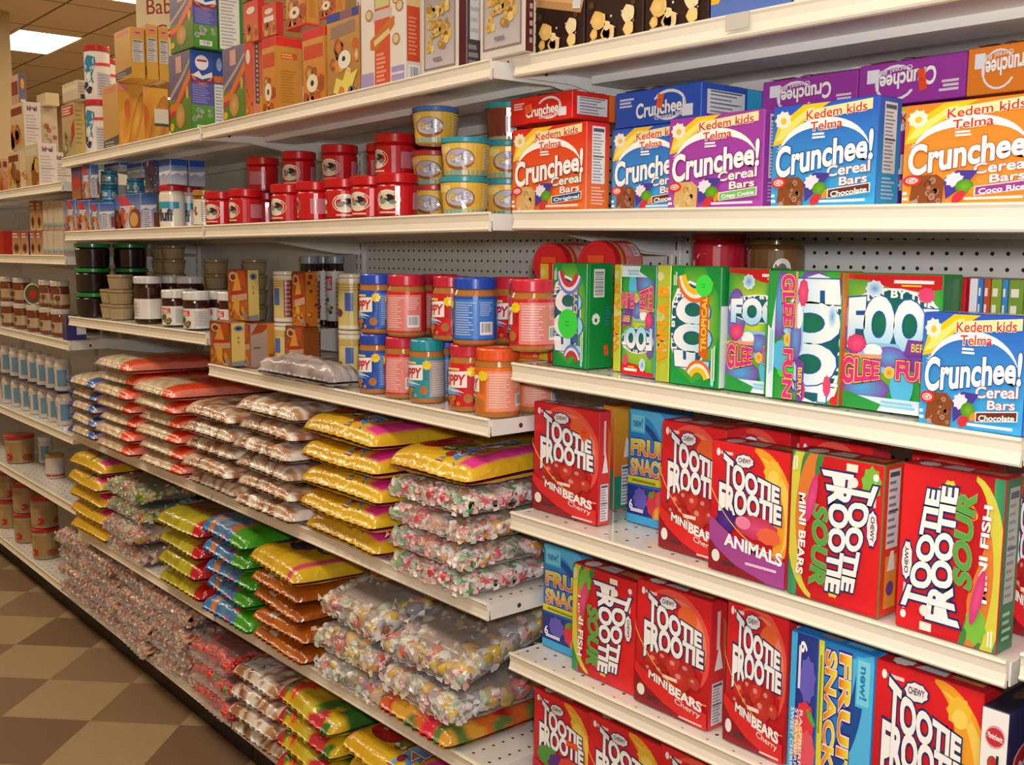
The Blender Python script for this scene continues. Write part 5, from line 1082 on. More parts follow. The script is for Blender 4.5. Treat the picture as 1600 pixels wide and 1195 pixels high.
# ------------------------------------------------------------------ furthest bay
def fb(name, label, sh, Y, pl, pr, pt, **kw):
    kw.setdefault('D', .06)
    return bx(name, label, kw.pop('cat', 'box'), sh, Y, pl, pr, pt, **kw)
def crk(seed, c='#c8a86a'):
    def f(A): A.rect(0, 0, 1, 1, c, mix(c, '#e8dcc0', .5)); A.blobs(.05, .1, .95, .6, 9, ['#c8782a', '#a84a2a', '#d8a84a', '#8a5a2a'], .15, seed); A.rect(.1, .75, .9, .92, '#8a3a2a' if seed % 2 else '#d8cfb4')
    return f
def crk_w(A): A.rect(0, 0, 1, 1, '#d2c8c4'); A.text('Ideal', .22, .82, .78, .92, '#6a2a5a', bold=.05); A.lines(.12, .1, .88, .74, 9, '#b0a8a8', .4); A.rect(.12, .42, .88, .44, '#8a8488')
FG = 'cracker boxes on the far top shelf'
f1 = fb('cracker_box', 'white cracker box at the near end of the far top shelf, lower tier', '1A', 1.21, 41, 62, 228, ps=91, col='#cfc4ba', front=crk(2), right=crk_w, group=FG)
f2 = fb('cracker_box', 'tan cracker box, second in the lower tier of the far top shelf', '1A', 1.21, 14, 33, 240, ps=41, col='#cdb88c', front=crk(3), right=lambda A: (A.rect(0, 0, 1, 1, '#c8b48c'), A.blobs(.1, .1, .9, .6, 6, ['#3a3a6a', '#a86a2a'], .2)), group=FG)
fb('cracker_box', 'red and tan cracker box cut by the left edge, lower tier', '1A', 1.215, -14, 6, 252, ps=14, col='#c89a5a', front=crk(5, '#c87a3a'), right=crk(5, '#c8683a'), group=FG)
zt_ = f1.location.z+f1.dimensions.z+.001
fb('cracker_box', 'white cracker box in the upper tier of the far top shelf', '1A', 1.23, 18, 39, 166, ps=66, z=zt_, col='#cfc4ba', front=crk(7), right=crk_w, group=FG)
rd_ = fb('cracker_box', 'reddish cracker box standing behind the upper white one', '1A', 1.34, 50, 66, 172, ps=92, z=zt_, col='#b89878', front=crk(4), right=lambda A: (A.rect(0, 0, 1, 1, '#c0ac94'), A.blobs(.1, .1, .9, .7, 8, ['#a86a4a', '#c8b89a', '#8a5a4a'], .16)), group=FG)
fb('cracker_box', 'cracker box supporting the reddish one', '1A', 1.36, 54, 84, 226, D=.08, col='#cfc4ba', front=crk(2), right=crk_w, Hh=zt_-surf('1A', -4.2)-.003, group='hidden cracker boxes')
fb('cracker_box', 'grey blue topped box standing above the far cracker boxes', '1A', 1.29, 22, 34, 120, ps=46, z=zt_, col='#7a7484', front=crk(9, '#b86a3a'), right=lambda A: (A.rect(0, 0, 1, .55, '#c88a5a', '#c8603a'), A.rect(0, .55, 1, 1, '#7a7484', '#5a5a74'), A.ell(.5, .88, .25, .07, '#d89a3a'), A.rect(.2, .58, .85, .68, '#d8d0cc'))) 
fb('cracker_box', 'white slim box deep on the far top shelf under the cream flat box', '1A', 1.50, 100, 110, 266, ps=119, col='#d8d0c6', front=crk_w, right=plain('#c0ae90'), group=FG)
fb('cracker_box', 'tan flat carton lying on the reddish cracker box, far top shelf', '1A', 1.345, 58, 72, 150, ps=93, z=rd_.location.z+rd_.dimensions.z+.001, Hh=.05, col='#d8c49a', front=plain('#cdb98c'), right=plain('#d2bd92'))
# second shelf of the furthest bay
def ck(A): A.rect(0, 0, 1, 1, '#d8c49a', '#a83a34'); A.ell(.5, .3, .4, .25, '#b8702a'); A.ell(.5, .3, .25, .15, '#4a2a1c'); A.lines(.1, .7, .9, .95, 2, '#e8d8c0', .5)
def slim(A): A.rect(0, 0, 1, 1, '#d8c8b0'); A.rect(0, 0, 1, .12, '#c89a84'); A.rect(0, .12, 1, .3, '#4a9aa8', '#d8c8b0')
xs = [(-6, 6), (20, 33), (34, 45), (48, 56), (58, 66), (68, 74), (76, 83), (85, 91), (92, 99)]
for i, (pl, pr) in enumerate(xs):
    lb = ('red can cut by the left edge', 'cookie pack with a round brown picture, first', 'cookie pack with a round brown picture, second', 'small cookie pack, first', 'small cookie pack, second', 'slim cream carton, first', 'slim cream carton, second', 'slim cream carton, third', 'slim cream carton at the near end')[i]
    f = plain('#b8281e') if i == 0 else (ck if i < 5 else slim)
    b = fb('snack_carton', lb + ', far second shelf, lower tier', '1B', 1.22, pl, pr, 361-.05*i, D=.05, cat='carton', col='#b8281e' if i == 0 else ('#b8805a' if i < 5 else '#d4c4a8'), front=f, right=plain('#3a3a6a') if i in (1, 2) else f, group='far second shelf cartons, lower tier')
    if i > 2: fb('snack_carton', lb + ', far second shelf, upper tier', '1B', 1.222, pl, pr, 314, D=.05, z=b.location.z+b.dimensions.z+.001, cat='carton', col='#d4c4a8' if i > 4 else '#a8604a', front=f, right=f, group='far second shelf cartons, upper tier')
# third shelf: jars with white lids
def pick(A): A.rect(.1, .1, .9, .7, '#b8a080', nu=16); A.blobs(.15, .15, .85, .65, 8, ['#7a3a2a', '#c8b89a', '#5a6a3a'], .05)
used = []
jr = row([(2, 1.24), (22, 1.24), (42, 1.24), (62, 1.24), (80, 1.24)], .036, 1.24, '1C', used=used)
j0 = pot('pickle_jar', 'jar with a white lid, far third shelf, lower tier, first', 'jar', .034, .105, '#d0c8bc', .020, '#7a3a20', pick, jr[0], .5, group='far third shelf jars')
for i, p in enumerate(jr[1:]): dup(j0, p, .5, label='jar with a white lid, far third shelf, lower tier, %s' % ORD[i+2])
for i, p in enumerate(jr):
    if i != 2: dup(j0, (p[0], p[1]+.002, p[2]+.106), .3*i, label='jar with a grey white lid, far third shelf, upper tier, %s' % ORD[i+1], group='far third shelf jars, upper tier')
t = pot('pickle_jar', 'round jar lying down with its cream rimmed lid facing out, far third shelf', 'jar', .042, .10, '#5a5038', .016, '#6a3a20', None, (0, 0, 0), lidm='plastic'); t.rotation_euler = (PI/2, 0, .6); t.location = (jr[2][0]-.035, 1.31, jr[2][2]+.106+.044)
for (a, w) in (((-.010, .016), '#b83028'),):
    mb = MB(); lathe(mb, [(.018, .0996), (.018, .1002), (.0004, .1003)], 18, w, 'paper'); o = mb.build('badge', t); o['label'] = 'red round badge'
    mb = MB(); lathe(mb, [(.0425, .085), (.0445, .088), (.0445, .100), (.038, .1005)], 26, '#cfc4b0', 'plastic', cap=False); mb.build('rim', t)
bx('snack_box', 'dark blue pack edge at the near end of the far third shelf', 'box', '1C', 1.20, 98, 105, 492, D=.07, col='#2a2a6a', front=plain('#2c2c70', '#7a5a3a'), right=lambda A: (A.rect(0, 0, 1, 1, '#34347a'), A.rect(.5, .2, 1, .8, '#d8d4e0')))
for i, (pl, pr, ps, c) in enumerate(((128, 134, 156, '#7a5030'), (160, 167, 184, '#8a7a68'), (190, 196, 214, '#6a5c50'))): fb('snack_box', 'brown carton deep on the far third shelf, %s from the left' % ORD[i+1], '1C', 1.38+.07*i, pl, pr, 505, ps=ps, col=c, front=plain(c), right=lambda A, c=c: (A.rect(0, 0, 1, 1, c), A.rect(.3, .3, .7, .8, mix(c, '#ffffff', .35))), Hh=.072, group='brown cartons seen below the tub shelf')
# fourth shelf: white bottles in two tiers
def whiteb(A): A.rect(0, 0, 1, 1, '#cfc8be', nu=16); A.rect(.1, .15, .45, .8, '#8a9aa8'); A.blobs(.14, .15, .42, .6, 5, ['#6a5a2a', '#3a3a2a', '#b8a05a'], .04); A.rect(.52, .1, .70, .9, '#6a92b0')
used = []
bt_ = row([(4, 1.24), (18, 1.24), (32, 1.24), (46, 1.24), (60, 1.24), (74, 1.24), (88, 1.24)], .031, 1.24, '1D', used=used)
w0 = pot('white_bottle', 'white bottle, far fourth shelf, lower tier, first', 'bottle', .031, .125, '#ddd5c8', .018, '#d4ccc0', whiteb, bt_[0], .5, lidr=.027, bm='plastic', l0=.1, l1=.85, group='far fourth shelf bottles')
for i, p in enumerate(bt_[1:]): dup(w0, p, .5+.1*(i % 3), label='white bottle, far fourth shelf, lower tier, %s' % ORD[i+2])
mb = MB(); cbox(mb, bt_[0][0]-.05, bt_[-1][0]+.035, 1.205, 1.285, bt_[0][2]+.126, bt_[0][2]+.131, '#23244e', 'card'); tag(mb.build('cardboard_tray'), 'dark blue tray between the two tiers of white bottles', 'tray')
for i, p in enumerate(bt_): dup(w0, (p[0], p[1], p[2]+.1325), .45, label='white bottle, far fourth shelf, upper tier, %s' % ORD[i+1], group='far fourth shelf bottles, upper tier')
# fifth shelf and base deck: tubs with red lids
def redl(A): A.rect(0, 0, 1, 1, '#a88a5a', nu=20); A.rect(.2, .1, .5, .8, '#b89a6a'); A.blobs(.25, .05, .8, .3, 4, ['#b8322a', '#7a5a3a'], .05)
used = []
e1 = row([(8, 1.26)], .062, 1.26, '1E', used=used)[0]
pot('food_tub', 'large tan tub with a red lid, far fifth shelf', 'tub', .056, .125, '#b82a28', .016, '#b0946a', redl, e1, .5, rt=.061, bm='plastic', group=None)
e2 = row([(72, 1.28), (58, 1.34)], .036, 1.28, '1E', used=used)
pot('food_tub', 'white tub with a gold lid, far fifth shelf, right of the red lidded tub', 'tub', .036, .10, '#a8843a', .012, '#d0c8c0', lambda A: (A.rect(0, 0, 1, 1, '#cfc6be', nu=16), A.rect(0, .0, 1, .15, '#b84a3a')), e2[0], .5, bm='plastic')
pot('white_bottle', 'white bottle between the red lidded tub and the white tub, far fifth shelf', 'bottle', .030, .12, '#d8d0c8', .02, '#c8c4c0', whiteb, e2[1], .5, bm='plastic')
used = []
SH['1F'] = (J[0], J[1], .155, .155, 1.22)
g0 = row([(48, 1.31), (32, 1.50), (12, 1.29), (30, 1.43), (42, 1.50), (60, 1.45)], .058, 1.30, '1F', used=used)
r0 = None
spots = [(50, 1.289, 0), (22, 1.30, 0), (-4, 1.31, 0), (50, 1.289, 1), (24, 1.30, 1), (4, 1.40, 1)]
used = []; base_ = {}
for k, (pl, Y, lv) in enumerate(spots):
    key = (pl//8)
    if lv == 0: x, y, z = row([(pl, Y)], .058, Y, '1F', used=used)[0]; base_[k] = (x, y, z)
    else: x, y, z = base_[k-3]; z += .1365
    if r0 is None: r0 = pot('food_tub', 'tub with a red lid on the base deck, lower layer, nearest', 'tub', .053, .135, '#c02020', .014, '#a89478', redl, (x, y, z), .4, rt=.0555, bm='plastic', group='red lidded tubs on the base deck')
    else: dup(r0, (x, y, z), .4+.2*k, label='tub with a red lid on the base deck, %s layer, %s' % (('lower', 'upper')[lv], ('nearest', 'middle', 'furthest')[k % 3]))
# ------------------------------------------------------------------ bags: pillow shaped film packs
def hsh(*a):
    x = math.sin(a[0]*127.1+a[1]*311.7+(a[2] if len(a) > 2 else 0)*74.7)*43758.5453
    return x-math.floor(x)
def cell(u, v, ku, kv, seed):
    """colour index of the nearest scattered point (blotchy contents seen through film)"""
    x, y = u*ku, v*kv; best = 9; r = 0
    for i in (-1, 0, 1):
        for j in (-1, 0, 1):
            a, b = math.floor(x)+i, math.floor(y)+j
            d = (x-a-hsh(a, b, seed))**2+(y-b-hsh(b, a, seed+5))**2
            if d < best: best = d; r = hsh(a+3, b+7, seed+9)
    return r
class Pillow:
    def __init__(s, W, L, T, seed, lump=0, crimp=.025, wr=.16):
        s.W, s.L, s.T, s.lump, s.crimp, s.wr = W, L, T, lump, crimp, wr
        rd = random.Random(seed); s.ph = [(rd.uniform(1.2, 3.2), rd.uniform(1.2, 3.6), rd.uniform(0, 6.3)) for _ in range(4)]
        s.wk = [(rd.uniform(5, 11), rd.uniform(5, 11), rd.uniform(0, 6.3)) for _ in range(3)]; s.seed = seed
        s.k = 1; mx = max(s.raw(-1+i/12, -1+j/12)[1] for i in range(25) for j in range(25)); s.k = T/mx
    def raw(s, u, v):
        bv = max(0, 1-min(1, abs(v)/(1-s.crimp))**8)**.5; b = max(0, 1-abs(u)**6)**.5*bv
        n = sum(math.sin(a*u+c*v+p) for a, c, p in s.ph)/4; w = sum(math.sin(a*u*1.7+c*v*1.7+p) for a, c, p in s.wk)/3
        h = s.T/2*b*(1+s.wr*1.6*n+s.wr*.75*w*(1-b*.5))
        if s.lump: h += s.lump*b*(cell(u, v, 5, 6.5, s.seed)-.4)
        zm = s.T*(.16+.26*b)+s.T*.05*n*(1-b)
        return max(.0004, zm-h*.95), zm+h+.0012
    def pos(s, u, v, top, d=0):
        z0, z1 = s.raw(u, v); bv = max(0, 1-min(1, abs(v)/(1-s.crimp))**8)**.5
        x = s.W/2*u*(1-.07*(1-bv)); y = s.L/2*v
        return V((x, y, (s.sat(z1*s.k)+d) if top else z0*s.k))
    def sat(s, z):                                   # pressed flat by the bags above
        return s.T*(1-math.exp(-1.0*z/s.T))/(1-math.exp(-1.0))
    def mesh(s, mb, col, m, nx=26, ny=32, scale=1.0):
        for top in (1, 0):
            vs = []; cs = []
            for j in range(ny+1):
                for i in range(nx+1):
                    # finer steps towards the edges
                    u = math.sin((-1+2*i/nx)*PI/2); v = math.sin((-1+2*j/ny)*PI/2)*.999
                    p = s.pos(u, v, top)
                    if abs(v) > .99: p.y += .003*(1 if i % 2 else -1)
                    if scale != 1: p = V((p.x*scale, p.y*scale, s.T*.46+(p.z-s.T*.46)*scale))
                    vs.append(p); cs.append(H(col(u, v, top)) if callable(col) else H(col))
            N = nx+1
            fs = [(j*N+i, j*N+i+1, (j+1)*N+i+1, (j+1)*N+i) for j in range(ny) for i in range(nx)]
            if not top: fs = [f[::-1] for f in fs]
            mb.add(vs, fs, cs, m, True)
    def art(s, mb, m='foil'):
        return Art(mb, fn=lambda u, v, d: s.pos(2*u-1, 2*v-1, 1, d*1.6+.0009), size=(s.W, s.L), m=m, seg=10)

def pieces(mb, P, n, cols, size, kind='wrap', seed=1, m='candy'):
    rd = random.Random(seed)
    for _ in range(n):
        u = rd.uniform(-.93, .93); v = rd.uniform(-.88, .88)
        if rd.random() < .35: v = -.90+.12*rd.random()
        if rd.random() < .25: u = .95-.15*rd.random()
        z0, z1 = P.raw(u, v); z0 *= P.k; z1 = P.sat(z1*P.k)
        sz = size*rd.uniform(.75, 1.2); sz = min(sz, (z1-z0)*.48)
        if sz < size*.35: continue
        t = rd.choice((.15, .4, .7, .85, .95, .98)); c0 = P.pos(u, v, 1); z = z0+sz*.9+(z1-z0-1.9*sz)*t
        c = V((c0.x, c0.y, z)); R = Euler((rd.uniform(-.6, .6), rd.uniform(-.6, .6), rd.uniform(0, 6.28))).to_matrix()
        col = rd.choice(cols); ax = (1.35, .9, .85) if kind != 'rod' else (2.6, .75, .7)
        if kind == 'chip': ax = (1.5, 1.1, .4)
        vs = []; nr, ns = 4, 7
        for a in range(nr+1):
            th = PI*a/nr
            for b in range(ns): vs.append(c+R @ V((ax[0]*sz*math.cos(th), ax[1]*sz*math.sin(th)*math.cos(2*PI*b/ns), ax[2]*sz*math.sin(th)*math.sin(2*PI*b/ns))))
        fs = [(a*ns+b, a*ns+(b+1) % ns, (a+1)*ns+(b+1) % ns, (a+1)*ns+b) for a in range(nr) for b in range(ns)]
        if isinstance(col, tuple): cc = [col[0] if (i % ns) % 3 else col[1] for i in range(len(vs))]
        else: cc = [H(col)]*len(vs)
        zt = max(z1, .012)
        def cl(p): return V((min(P.W*.497, max(-P.W*.497, p.x)), min(P.L*.497, max(-P.L*.497, p.y)), min(zt, max(.0012, p.z))))
        mb.add([cl(p) for p in vs], fs, [H(x) for x in cc], m, True)
        if kind == 'wrap':
            for sg in (-1, 1):
                tip = mix(col[1] if isinstance(col, tuple) else col, '#ffffff', .45); q = [c+R @ V((sg*1.3*sz, 0, 0))]
                for b in range(6): q.append(c+R @ V((sg*(1.95+.2*(b % 2))*sz, .6*sz*math.cos(b*PI/3+.3), (.45+.2*(b % 2))*sz*math.sin(b*PI/3+.3))))
                mb.add([cl(p) for p in q], [(0, 1+b, 1+(b+1) % 6) for b in range(6)], tip, m)

def printed_bag(nm, W, L, T, seed, col, art=None, lump=0, m='foil', wr=.16):
    P = Pillow(W, L, T, seed, lump, wr=wr); mb = MB(); P.mesh(mb, col, m)
    if art: art(P.art(mb, m))
    return mb.mesh(nm)
def clear_bag(name, W, L, T, seed, cols, n, size, kind='wrap', core='#b0988a', label=None, film='#f4f0ee', header=None):
    """clear film over loose pieces; a printed paper label where the photo shows one"""
    P = Pillow(W, L, T, seed, lump=T*.10, wr=.22)
    t = empty(name, (0, 0, -9))
    mb = MB(); pieces(mb, P, n, cols, size, kind, seed+3)
    P.mesh(mb, lambda u, v, top: mix(core, '#000000', .25*cell(u, v, 5, 6, seed)), 'candy', 12, 14, .80)
    o = mb.build('candy_filling', t); o['kind'] = 'stuff'
    mb = MB(); P.mesh(mb, film, 'clear', 24, 30); mb.build('film', t)
    if header:
        mb = MB(); A = P.art(mb, 'foil'); A.rect(header[0], header[1], header[2], header[3], header[4]); mb.build('printed_band', t)
    if label:
        mb = MB(); A = P.art(mb, 'paper'); A.k = 4; label(A); mb.build('label', t)
    return t

def stack(name, cat, where, desc, proto, x, yf, z, n, T, L, jit=.02, seed=1, group=None, skip=()):
    """n bags one on another; proto is a list of meshes or of ready made empties"""
    rd = random.Random(seed); out = []
    for k in range(n):
        p = proto[k % len(proto)]
        lay = 'top bag' if k == n-1 else ('bottom bag' if k == 0 else '%s bag up' % ORD[k+1])
        lb = '%s, %s' % (desc, where) if n == 1 else '%s, %s, %s' % (desc, lay, where)
        loc = (x+rd.uniform(-.008, .008), yf+L/2+rd.uniform(-.008, .012), z+.0056+k*(T+.0026)); rz = rd.uniform(-jit, jit)
        if isinstance(p, bpy.types.Mesh): o = obj(name, p, None, loc, rz); tag(o, lb, cat, group)
        elif p.get('label') is None: o = p; o.location = loc; o.rotation_euler = (0, 0, rz); tag(o, lb, cat, group)
        else: o = dup(p, loc, rz, label=lb, group=group)
        out.append(o)
    return out

def cols_of(pal, ku, kv, seed):
    return lambda u, v, top: pal[int(cell(u, v, ku, kv, seed)*len(pal)) % len(pal)]
def puff(right, extra=None):
    def f(u, v, top):
        b = mix('#cdb388', '#f2e6cc', .5+.5*math.sin((u*1.2+v*1.6+cell(u, v, 3, 5, 3)*.25)*15))
        if v < -.93: b = mix(b, '#c8a888', .4)
        if u > .50: return right if u < .93 else mix(right, '#f0b0a0', .5)
        if top and -.45 < v < .5 and -.2 < u < .5: return right
        if extra and (u < -.62 or (top and u < -.1 and v > -.2)): return extra
        return b
    return f
LB_ = .40
def XF(px, z, Y=1.2): return XA(px, Y, z)
zD2, zD3, zE2 = surf('2D', -3.2), surf('3D', -2.6), surf('2E', J[2])
def zE(x): return surf('3E', min(x+.15, J[3]))
zF = .155; SH['bF'] = (J[0], J[4], zF, zF, 1.22)

pouch_later()
# -- fourth shelf down: orange ended puff bags, nut bags, yellow candy bags, clear candy bags
T = .0415
def puffart(A): A.rect(.05, .25, .42, .42, '#e8dcd0'); A.lines(.1, .27, .4, .40, 3, '#b89a8a', .5)
puffs = [printed_bag('puff_bag', .33, LB_, T, s, puff('#f04a16'), puffart if s == 2 else None, .006) for s in (1, 2, 3)]
bpuffs = [printed_bag('puff_bag', .30, LB_, T, s, puff('#1f66b4', '#3a3a9a'), lambda A: (A.ell(.5, .5, .22, .14, '#d8849a'), A.ell(.5, .5, .15, .1, '#d8b04a')), .006) for s in (4, 5)]
yF = 1.150
stack('puff_bag', 'bag', 'left end of fourth shelf', 'cream puff bag with blue ends', bpuffs, -3.722, yF, zD2, 5, T, LB_, seed=3, group='blue ended puff bags')
stack('puff_bag', 'bag', 'beside the blue ended bags', 'cream puff bag with an orange red end', puffs, -3.378, yF, zD2, 7, T, LB_, seed=4, group='orange ended puff bags, left stack')
stack('puff_bag', 'bag', 'beside the biscuit bags', 'cream puff bag with an orange red end', puffs[::-1], -3.022, yF, zD2, 6, T, LB_, seed=5, group='orange ended puff bags, right stack')
PB_ = ['#8f5a3e', '#d8c6ae', '#a8714e', '#e4dbd0', '#8a5a44', '#c9ab8a', '#b88a68', '#efeae6', '#c8b4a4']
def nutcol(seed):
    c = cols_of(PB_, 7, 9, seed)
    return lambda u, v, top: '#e8e6ea' if (top and .2 < v < .62 and -.6 < u < .55) else c(u, v, top)
Tn = .046
nuts = [printed_bag('biscuit_bag', .31, LB_, Tn, s, nutcol(s), lambda A: (A.lines(.25, .62, .7, .8, 3, '#4a4448', .6),), .011, wr=.24) for s in (11, 12, 13)]
stack('biscuit_bag', 'bag', 'beside the orange ended bags', 'brown and cream biscuit bag', nuts, -2.668, yF, zD3, 5, Tn, LB_, .03, 6, group='biscuit bags, left stack')
stack('biscuit_bag', 'bag', 'beside the yellow bags', 'brown and cream biscuit bag', nuts[::-1], -2.334, yF, zD3, 6, Tn, LB_, .03, 7, group='biscuit bags, right stack')

def yellow(fr='#e83c9a'):
    def f(u, v, top):
        b = mix('#d2a012', '#e6bc2c', cell(u, v, 3, 3, 8))
        if .60 < u < .92 and v > -.9: return fr
        if u < -.86 and -.9 < v < -.55: return fr
        return b
    return f
def yart(word='ZINGOS', fruit='#d42428'):
    def f(A):
        A.ell(.26, .22, .16, .09, fruit, c2=mix(fruit, '#600', .4), n=12); A.ell(.18, .32, .13, .08, fruit, c2=mix(fruit, '#600', .4)); A.ell(.34, .34, .13, .07, mix(fruit, '#ffffff', .12)); A.ell(.20, .24, .03, .015, '#f4d8d8')
        A.ell(.50, .30, .08, .13, '#8a8c2e', c2='#6a6e22', rot=-8); A.ell(.5, .2, .06, .03, '#f4f2ea')
        A.rect(.575, .03, .78, .97, '#f0c8d8'); A.text(word, .585, .10, .77, .92, ('#2a6ac0', '#6ab4ec'), out=('#f8f4f0', .05, '#2a3a7a', .07), bold=.05) if 0 else None
        return A
    return f
def yart_full(fruit):
    base = yart('', fruit)
    def f(A):
        A.ell(.26, .20, .16, .08, fruit, c2=mix(fruit, '#600000', .4), n=12); A.ell(.17, .31, .13, .07, fruit, c2=mix(fruit, '#600000', .4)); A.ell(.34, .31, .13, .07, mix(fruit, '#ffffff', .12), c2=fruit); A.ell(.20, .22, .03, .012, '#f4d8d8')
        A.ell(.49, .24, .075, .11, '#8a8c2e', c2='#6a6e22', rot=-8); A.ell(.50, .17, .03, .018, '#f4f2ea'); A.ell(.45, .17, .03, .018, '#f4f2ea')
        o = A.o; A.o = 90; A.w, A.h = A.h, A.w                    # lettering runs along the side edge
        A.text('ZING', .05, .24, .50, .42, ('#2a70c8', '#7ac0f0'), out=('#f8f0e4', .08, '#c8503a', .12), bold=.05, warp=lambda a, b: (a, b*(1-.25*a)+.1*math.sin(a*PI)))
        A.o = o; A.w, A.h = A.h, A.w
        A.rect(.12, .66, .40, .76, '#d8d4d8'); A.lines(.14, .67, .38, .75, 2, '#a89a9a', .5)
        A.ell(.62, .10, .04, .03, '#b8283a', c2='#7a1a2a')
    return f
Ty = .055
ybag = [printed_bag('candy_bag', .335, LB_, Ty, s, yellow(), yart_full('#cf2228'), wr=.2) for s in (21, 22)]
ypurple = printed_bag('candy_bag', .335, LB_, Ty, 23, yellow('#e05a9a'), yart_full('#5a2a72'), wr=.2)
xy = -1.978
stack('candy_bag', 'bag', 'fourth shelf', 'yellow candy bag with pink band', ybag, xy, yF, zD3, 5, Ty, LB_, .05, 8, group='yellow candy bags on the fourth shelf')
CAN = [('#f2f0ec', '#d83a4a'), ('#f4f2ee', '#4a9a4a'), ('#f4f0e8', '#e8962a'), '#e8a030', '#f2eeea', ('#f4f2ee', '#d8506a'), ('#e8e4da', '#c82a3a'), '#d8444e', '#5aa85a', '#f0e8da']
Tc = .050
cb = [clear_bag('clear_candy_bag', .262, LB_, Tc, s, CAN, 190, .0155, core='#c8a070') for s in (31, 32, 33)]
xc = -1.642
stack('clear_candy_bag', 'bag', 'right end of fourth shelf', 'clear bag of mixed wrapped candies', cb, xc, yF, zD3, 4, Tc, LB_, .03, 9, group='clear candy bags on the fourth shelf')
o = obj('candy_bag', printed_bag('candy_bag', .255, LB_, Ty, 24, yellow(), yart_full('#cf2228'), wr=.2), None, (xc-.005, yF+LB_/2+.0, zD3+.0058+4*(Tc+.0026)), .07); tag(o, 'yellow candy bag with blue lettering lying on top of the clear candy bags', 'bag')

# -- fifth shelf
sE2 = stack('candy_bag', 'bag', 'left end of fifth shelf', 'yellow candy bag with magenta band', ybag, J[1]+.176, yF, zE2, 5, Ty, LB_, .05, 11, group='yellow candy bags, left end of the fifth shelf')
GRN = ['#6a9a2e', '#4a8a3a', ('#d8d48a', '#c8502a'), '#c8a83a', '#8ab04a', ('#e8e4d8', '#5a9a4a'), '#b8542a', '#d8c05a']
gb_ = [clear_bag('clear_candy_bag', .30, LB_, .062, s, GRN, 190, .0135, core='#7a7a3a', label=(lambda A: A.rect(.05, .55, .5, .78, '#e2d2b0')) if s == 42 else None) for s in (41, 42)]
PNK = [('#d8b0a8', '#b84a4a'), '#c87a6a', '#d8c4ae', ('#e8e0d8', '#4a8a6a'), '#b8605a', '#d8a890', '#c8a44a']
pk = [clear_bag('clear_candy_bag', .30, LB_, .062, s, PNK, 190, .0135, core='#a8807a') for s in (43, 44)]
xg = XF(172, .5)+.172+.06
stack('clear_candy_bag', 'bag', 'fifth shelf', 'clear bag of pinkish candies', pk, xg, yF, zE2, 2, .062, LB_, .04, 12, group='pinkish candy bags on the fifth shelf')
stack('clear_candy_bag', 'bag', 'above the pinkish ones', 'clear bag of green candies', gb_, xg-.01, yF+.012, zE2+2*(.0646), 2, .062, LB_, .05, 13, group='green candy bags on the fifth shelf')
def yg(u, v, top):
    if u > .72: return '#c4141c'
    if top and -.55 < v < .45 and -.62 < u < .58: return ('#3a4a26', '#8a3a24', '#b82a30', '#5a6a3a', '#6a5a34')[int(cell(u, v, 5, 6, 4)*5) % 5]
    if top and -.62 < v < .52 and -.70 < u < .64: return '#b83020'
    if v > .70: return '#e8481a'
    return mix('#a89c14', '#c8bc30', cell(u, v, 3, 3, 6))
ygb = [printed_bag('candy_bag', .30, LB_, .058, s, yg, None, wr=.22) for s in (51, 52)]
xq = XF(268, .5)+.158
stack('candy_bag', 'bag', 'middle of fifth shelf', 'yellow green candy bag with red edge', ygb, xq, yF, zE2, 4, .058, LB_, .05, 14, group='yellow green candy bags')
def bgc(u, v, top):
    if u > .45: return '#3f9a1e' if v < .2 else '#2f8a3a'
    if u < -.60: return '#1f6ab4' if v > -.6 else '#2a86d0'
    if top and abs(u+.1) < .30 and abs(v-.1) < .45: return '#1f8a3a' if (u+.1)**2*8+(v-.1)**2*4 < .5 else '#2f74c4'
    return ('#3a78b8', '#5a8ab0', '#c8643a', '#d8883a', '#b83a4a', '#4a9a4a', '#8a9aa8')[int(cell(u, v, 5, 7, 7)*7) % 7]
bgb = [printed_bag('gummy_bag', .28, LB_, .052, s, bgc, None, .006, wr=.26) for s in (61, 62)]
xb = xq+.318
stack('gummy_bag', 'bag', 'middle of fifth shelf', 'blue and green gummy bag', bgb, xb, yF, zE(xb), 5, .052, LB_, .06, 15, group='blue and green gummy bags')
def bro(u, v, top):
    if -.5 < u < .5 and v > -.75 and top: return mix('#8a4a18', '#c07a3a', cell(u, v, 5, 6, 3))
    return mix('#a8560e', '#c46c1a', cell(u, v, 4, 4, 9))
brb = [printed_bag('candy_bag', .275, LB_, .047, s, bro, lambda A: A.rect(.28, .03, .42, .07, '#d8c8b4'), wr=.3) for s in (71, 72)]
xo = xb+.302
stack('candy_bag', 'bag', 'under the purple grape bag', 'brown orange candy bag', brb, xo, yF, zE(xo), 4, .047, LB_, .06, 16, group='brown orange candy bags')
def grape(A):
    A.ell(.15, .22, .10, .06, '#3a2a5c', rot=40)
    for k in range(14): A.ell(.42+.11*math.cos(k*2.4)*(k/14)**.5, .26+.075*math.sin(k*2.4)*(k/14)**.5, .055, .034, ('#4a2458', '#5a2e6a', '#3e1f4e')[k % 3], c2='#2f1840')
    A.ell(.68, .30, .09, .03, '#3a2a5c'); A.ell(.70, .31, .05, .015, '#d8d4e0'); A.blobs(.1, .45, .8, .9, 10, ['#7a6a3a', '#9a7a3a', '#6a4a2a'], .06, 3)
gp = printed_bag('candy_bag', .30, LB_, .05, 73, lambda u, v, top: '#d04a6a' if .72 < u < .86 else mix('#d0a014', '#e2bc2e', cell(u, v, 3, 3, 2)), grape, wr=.2)
o = obj('candy_bag', gp, None, (xo+.008, yF+LB_/2-.008, zE(xo)+.0058+4*.0496), -.10); tag(o, 'yellow bag with purple grapes lying on the brown orange bags', 'bag')
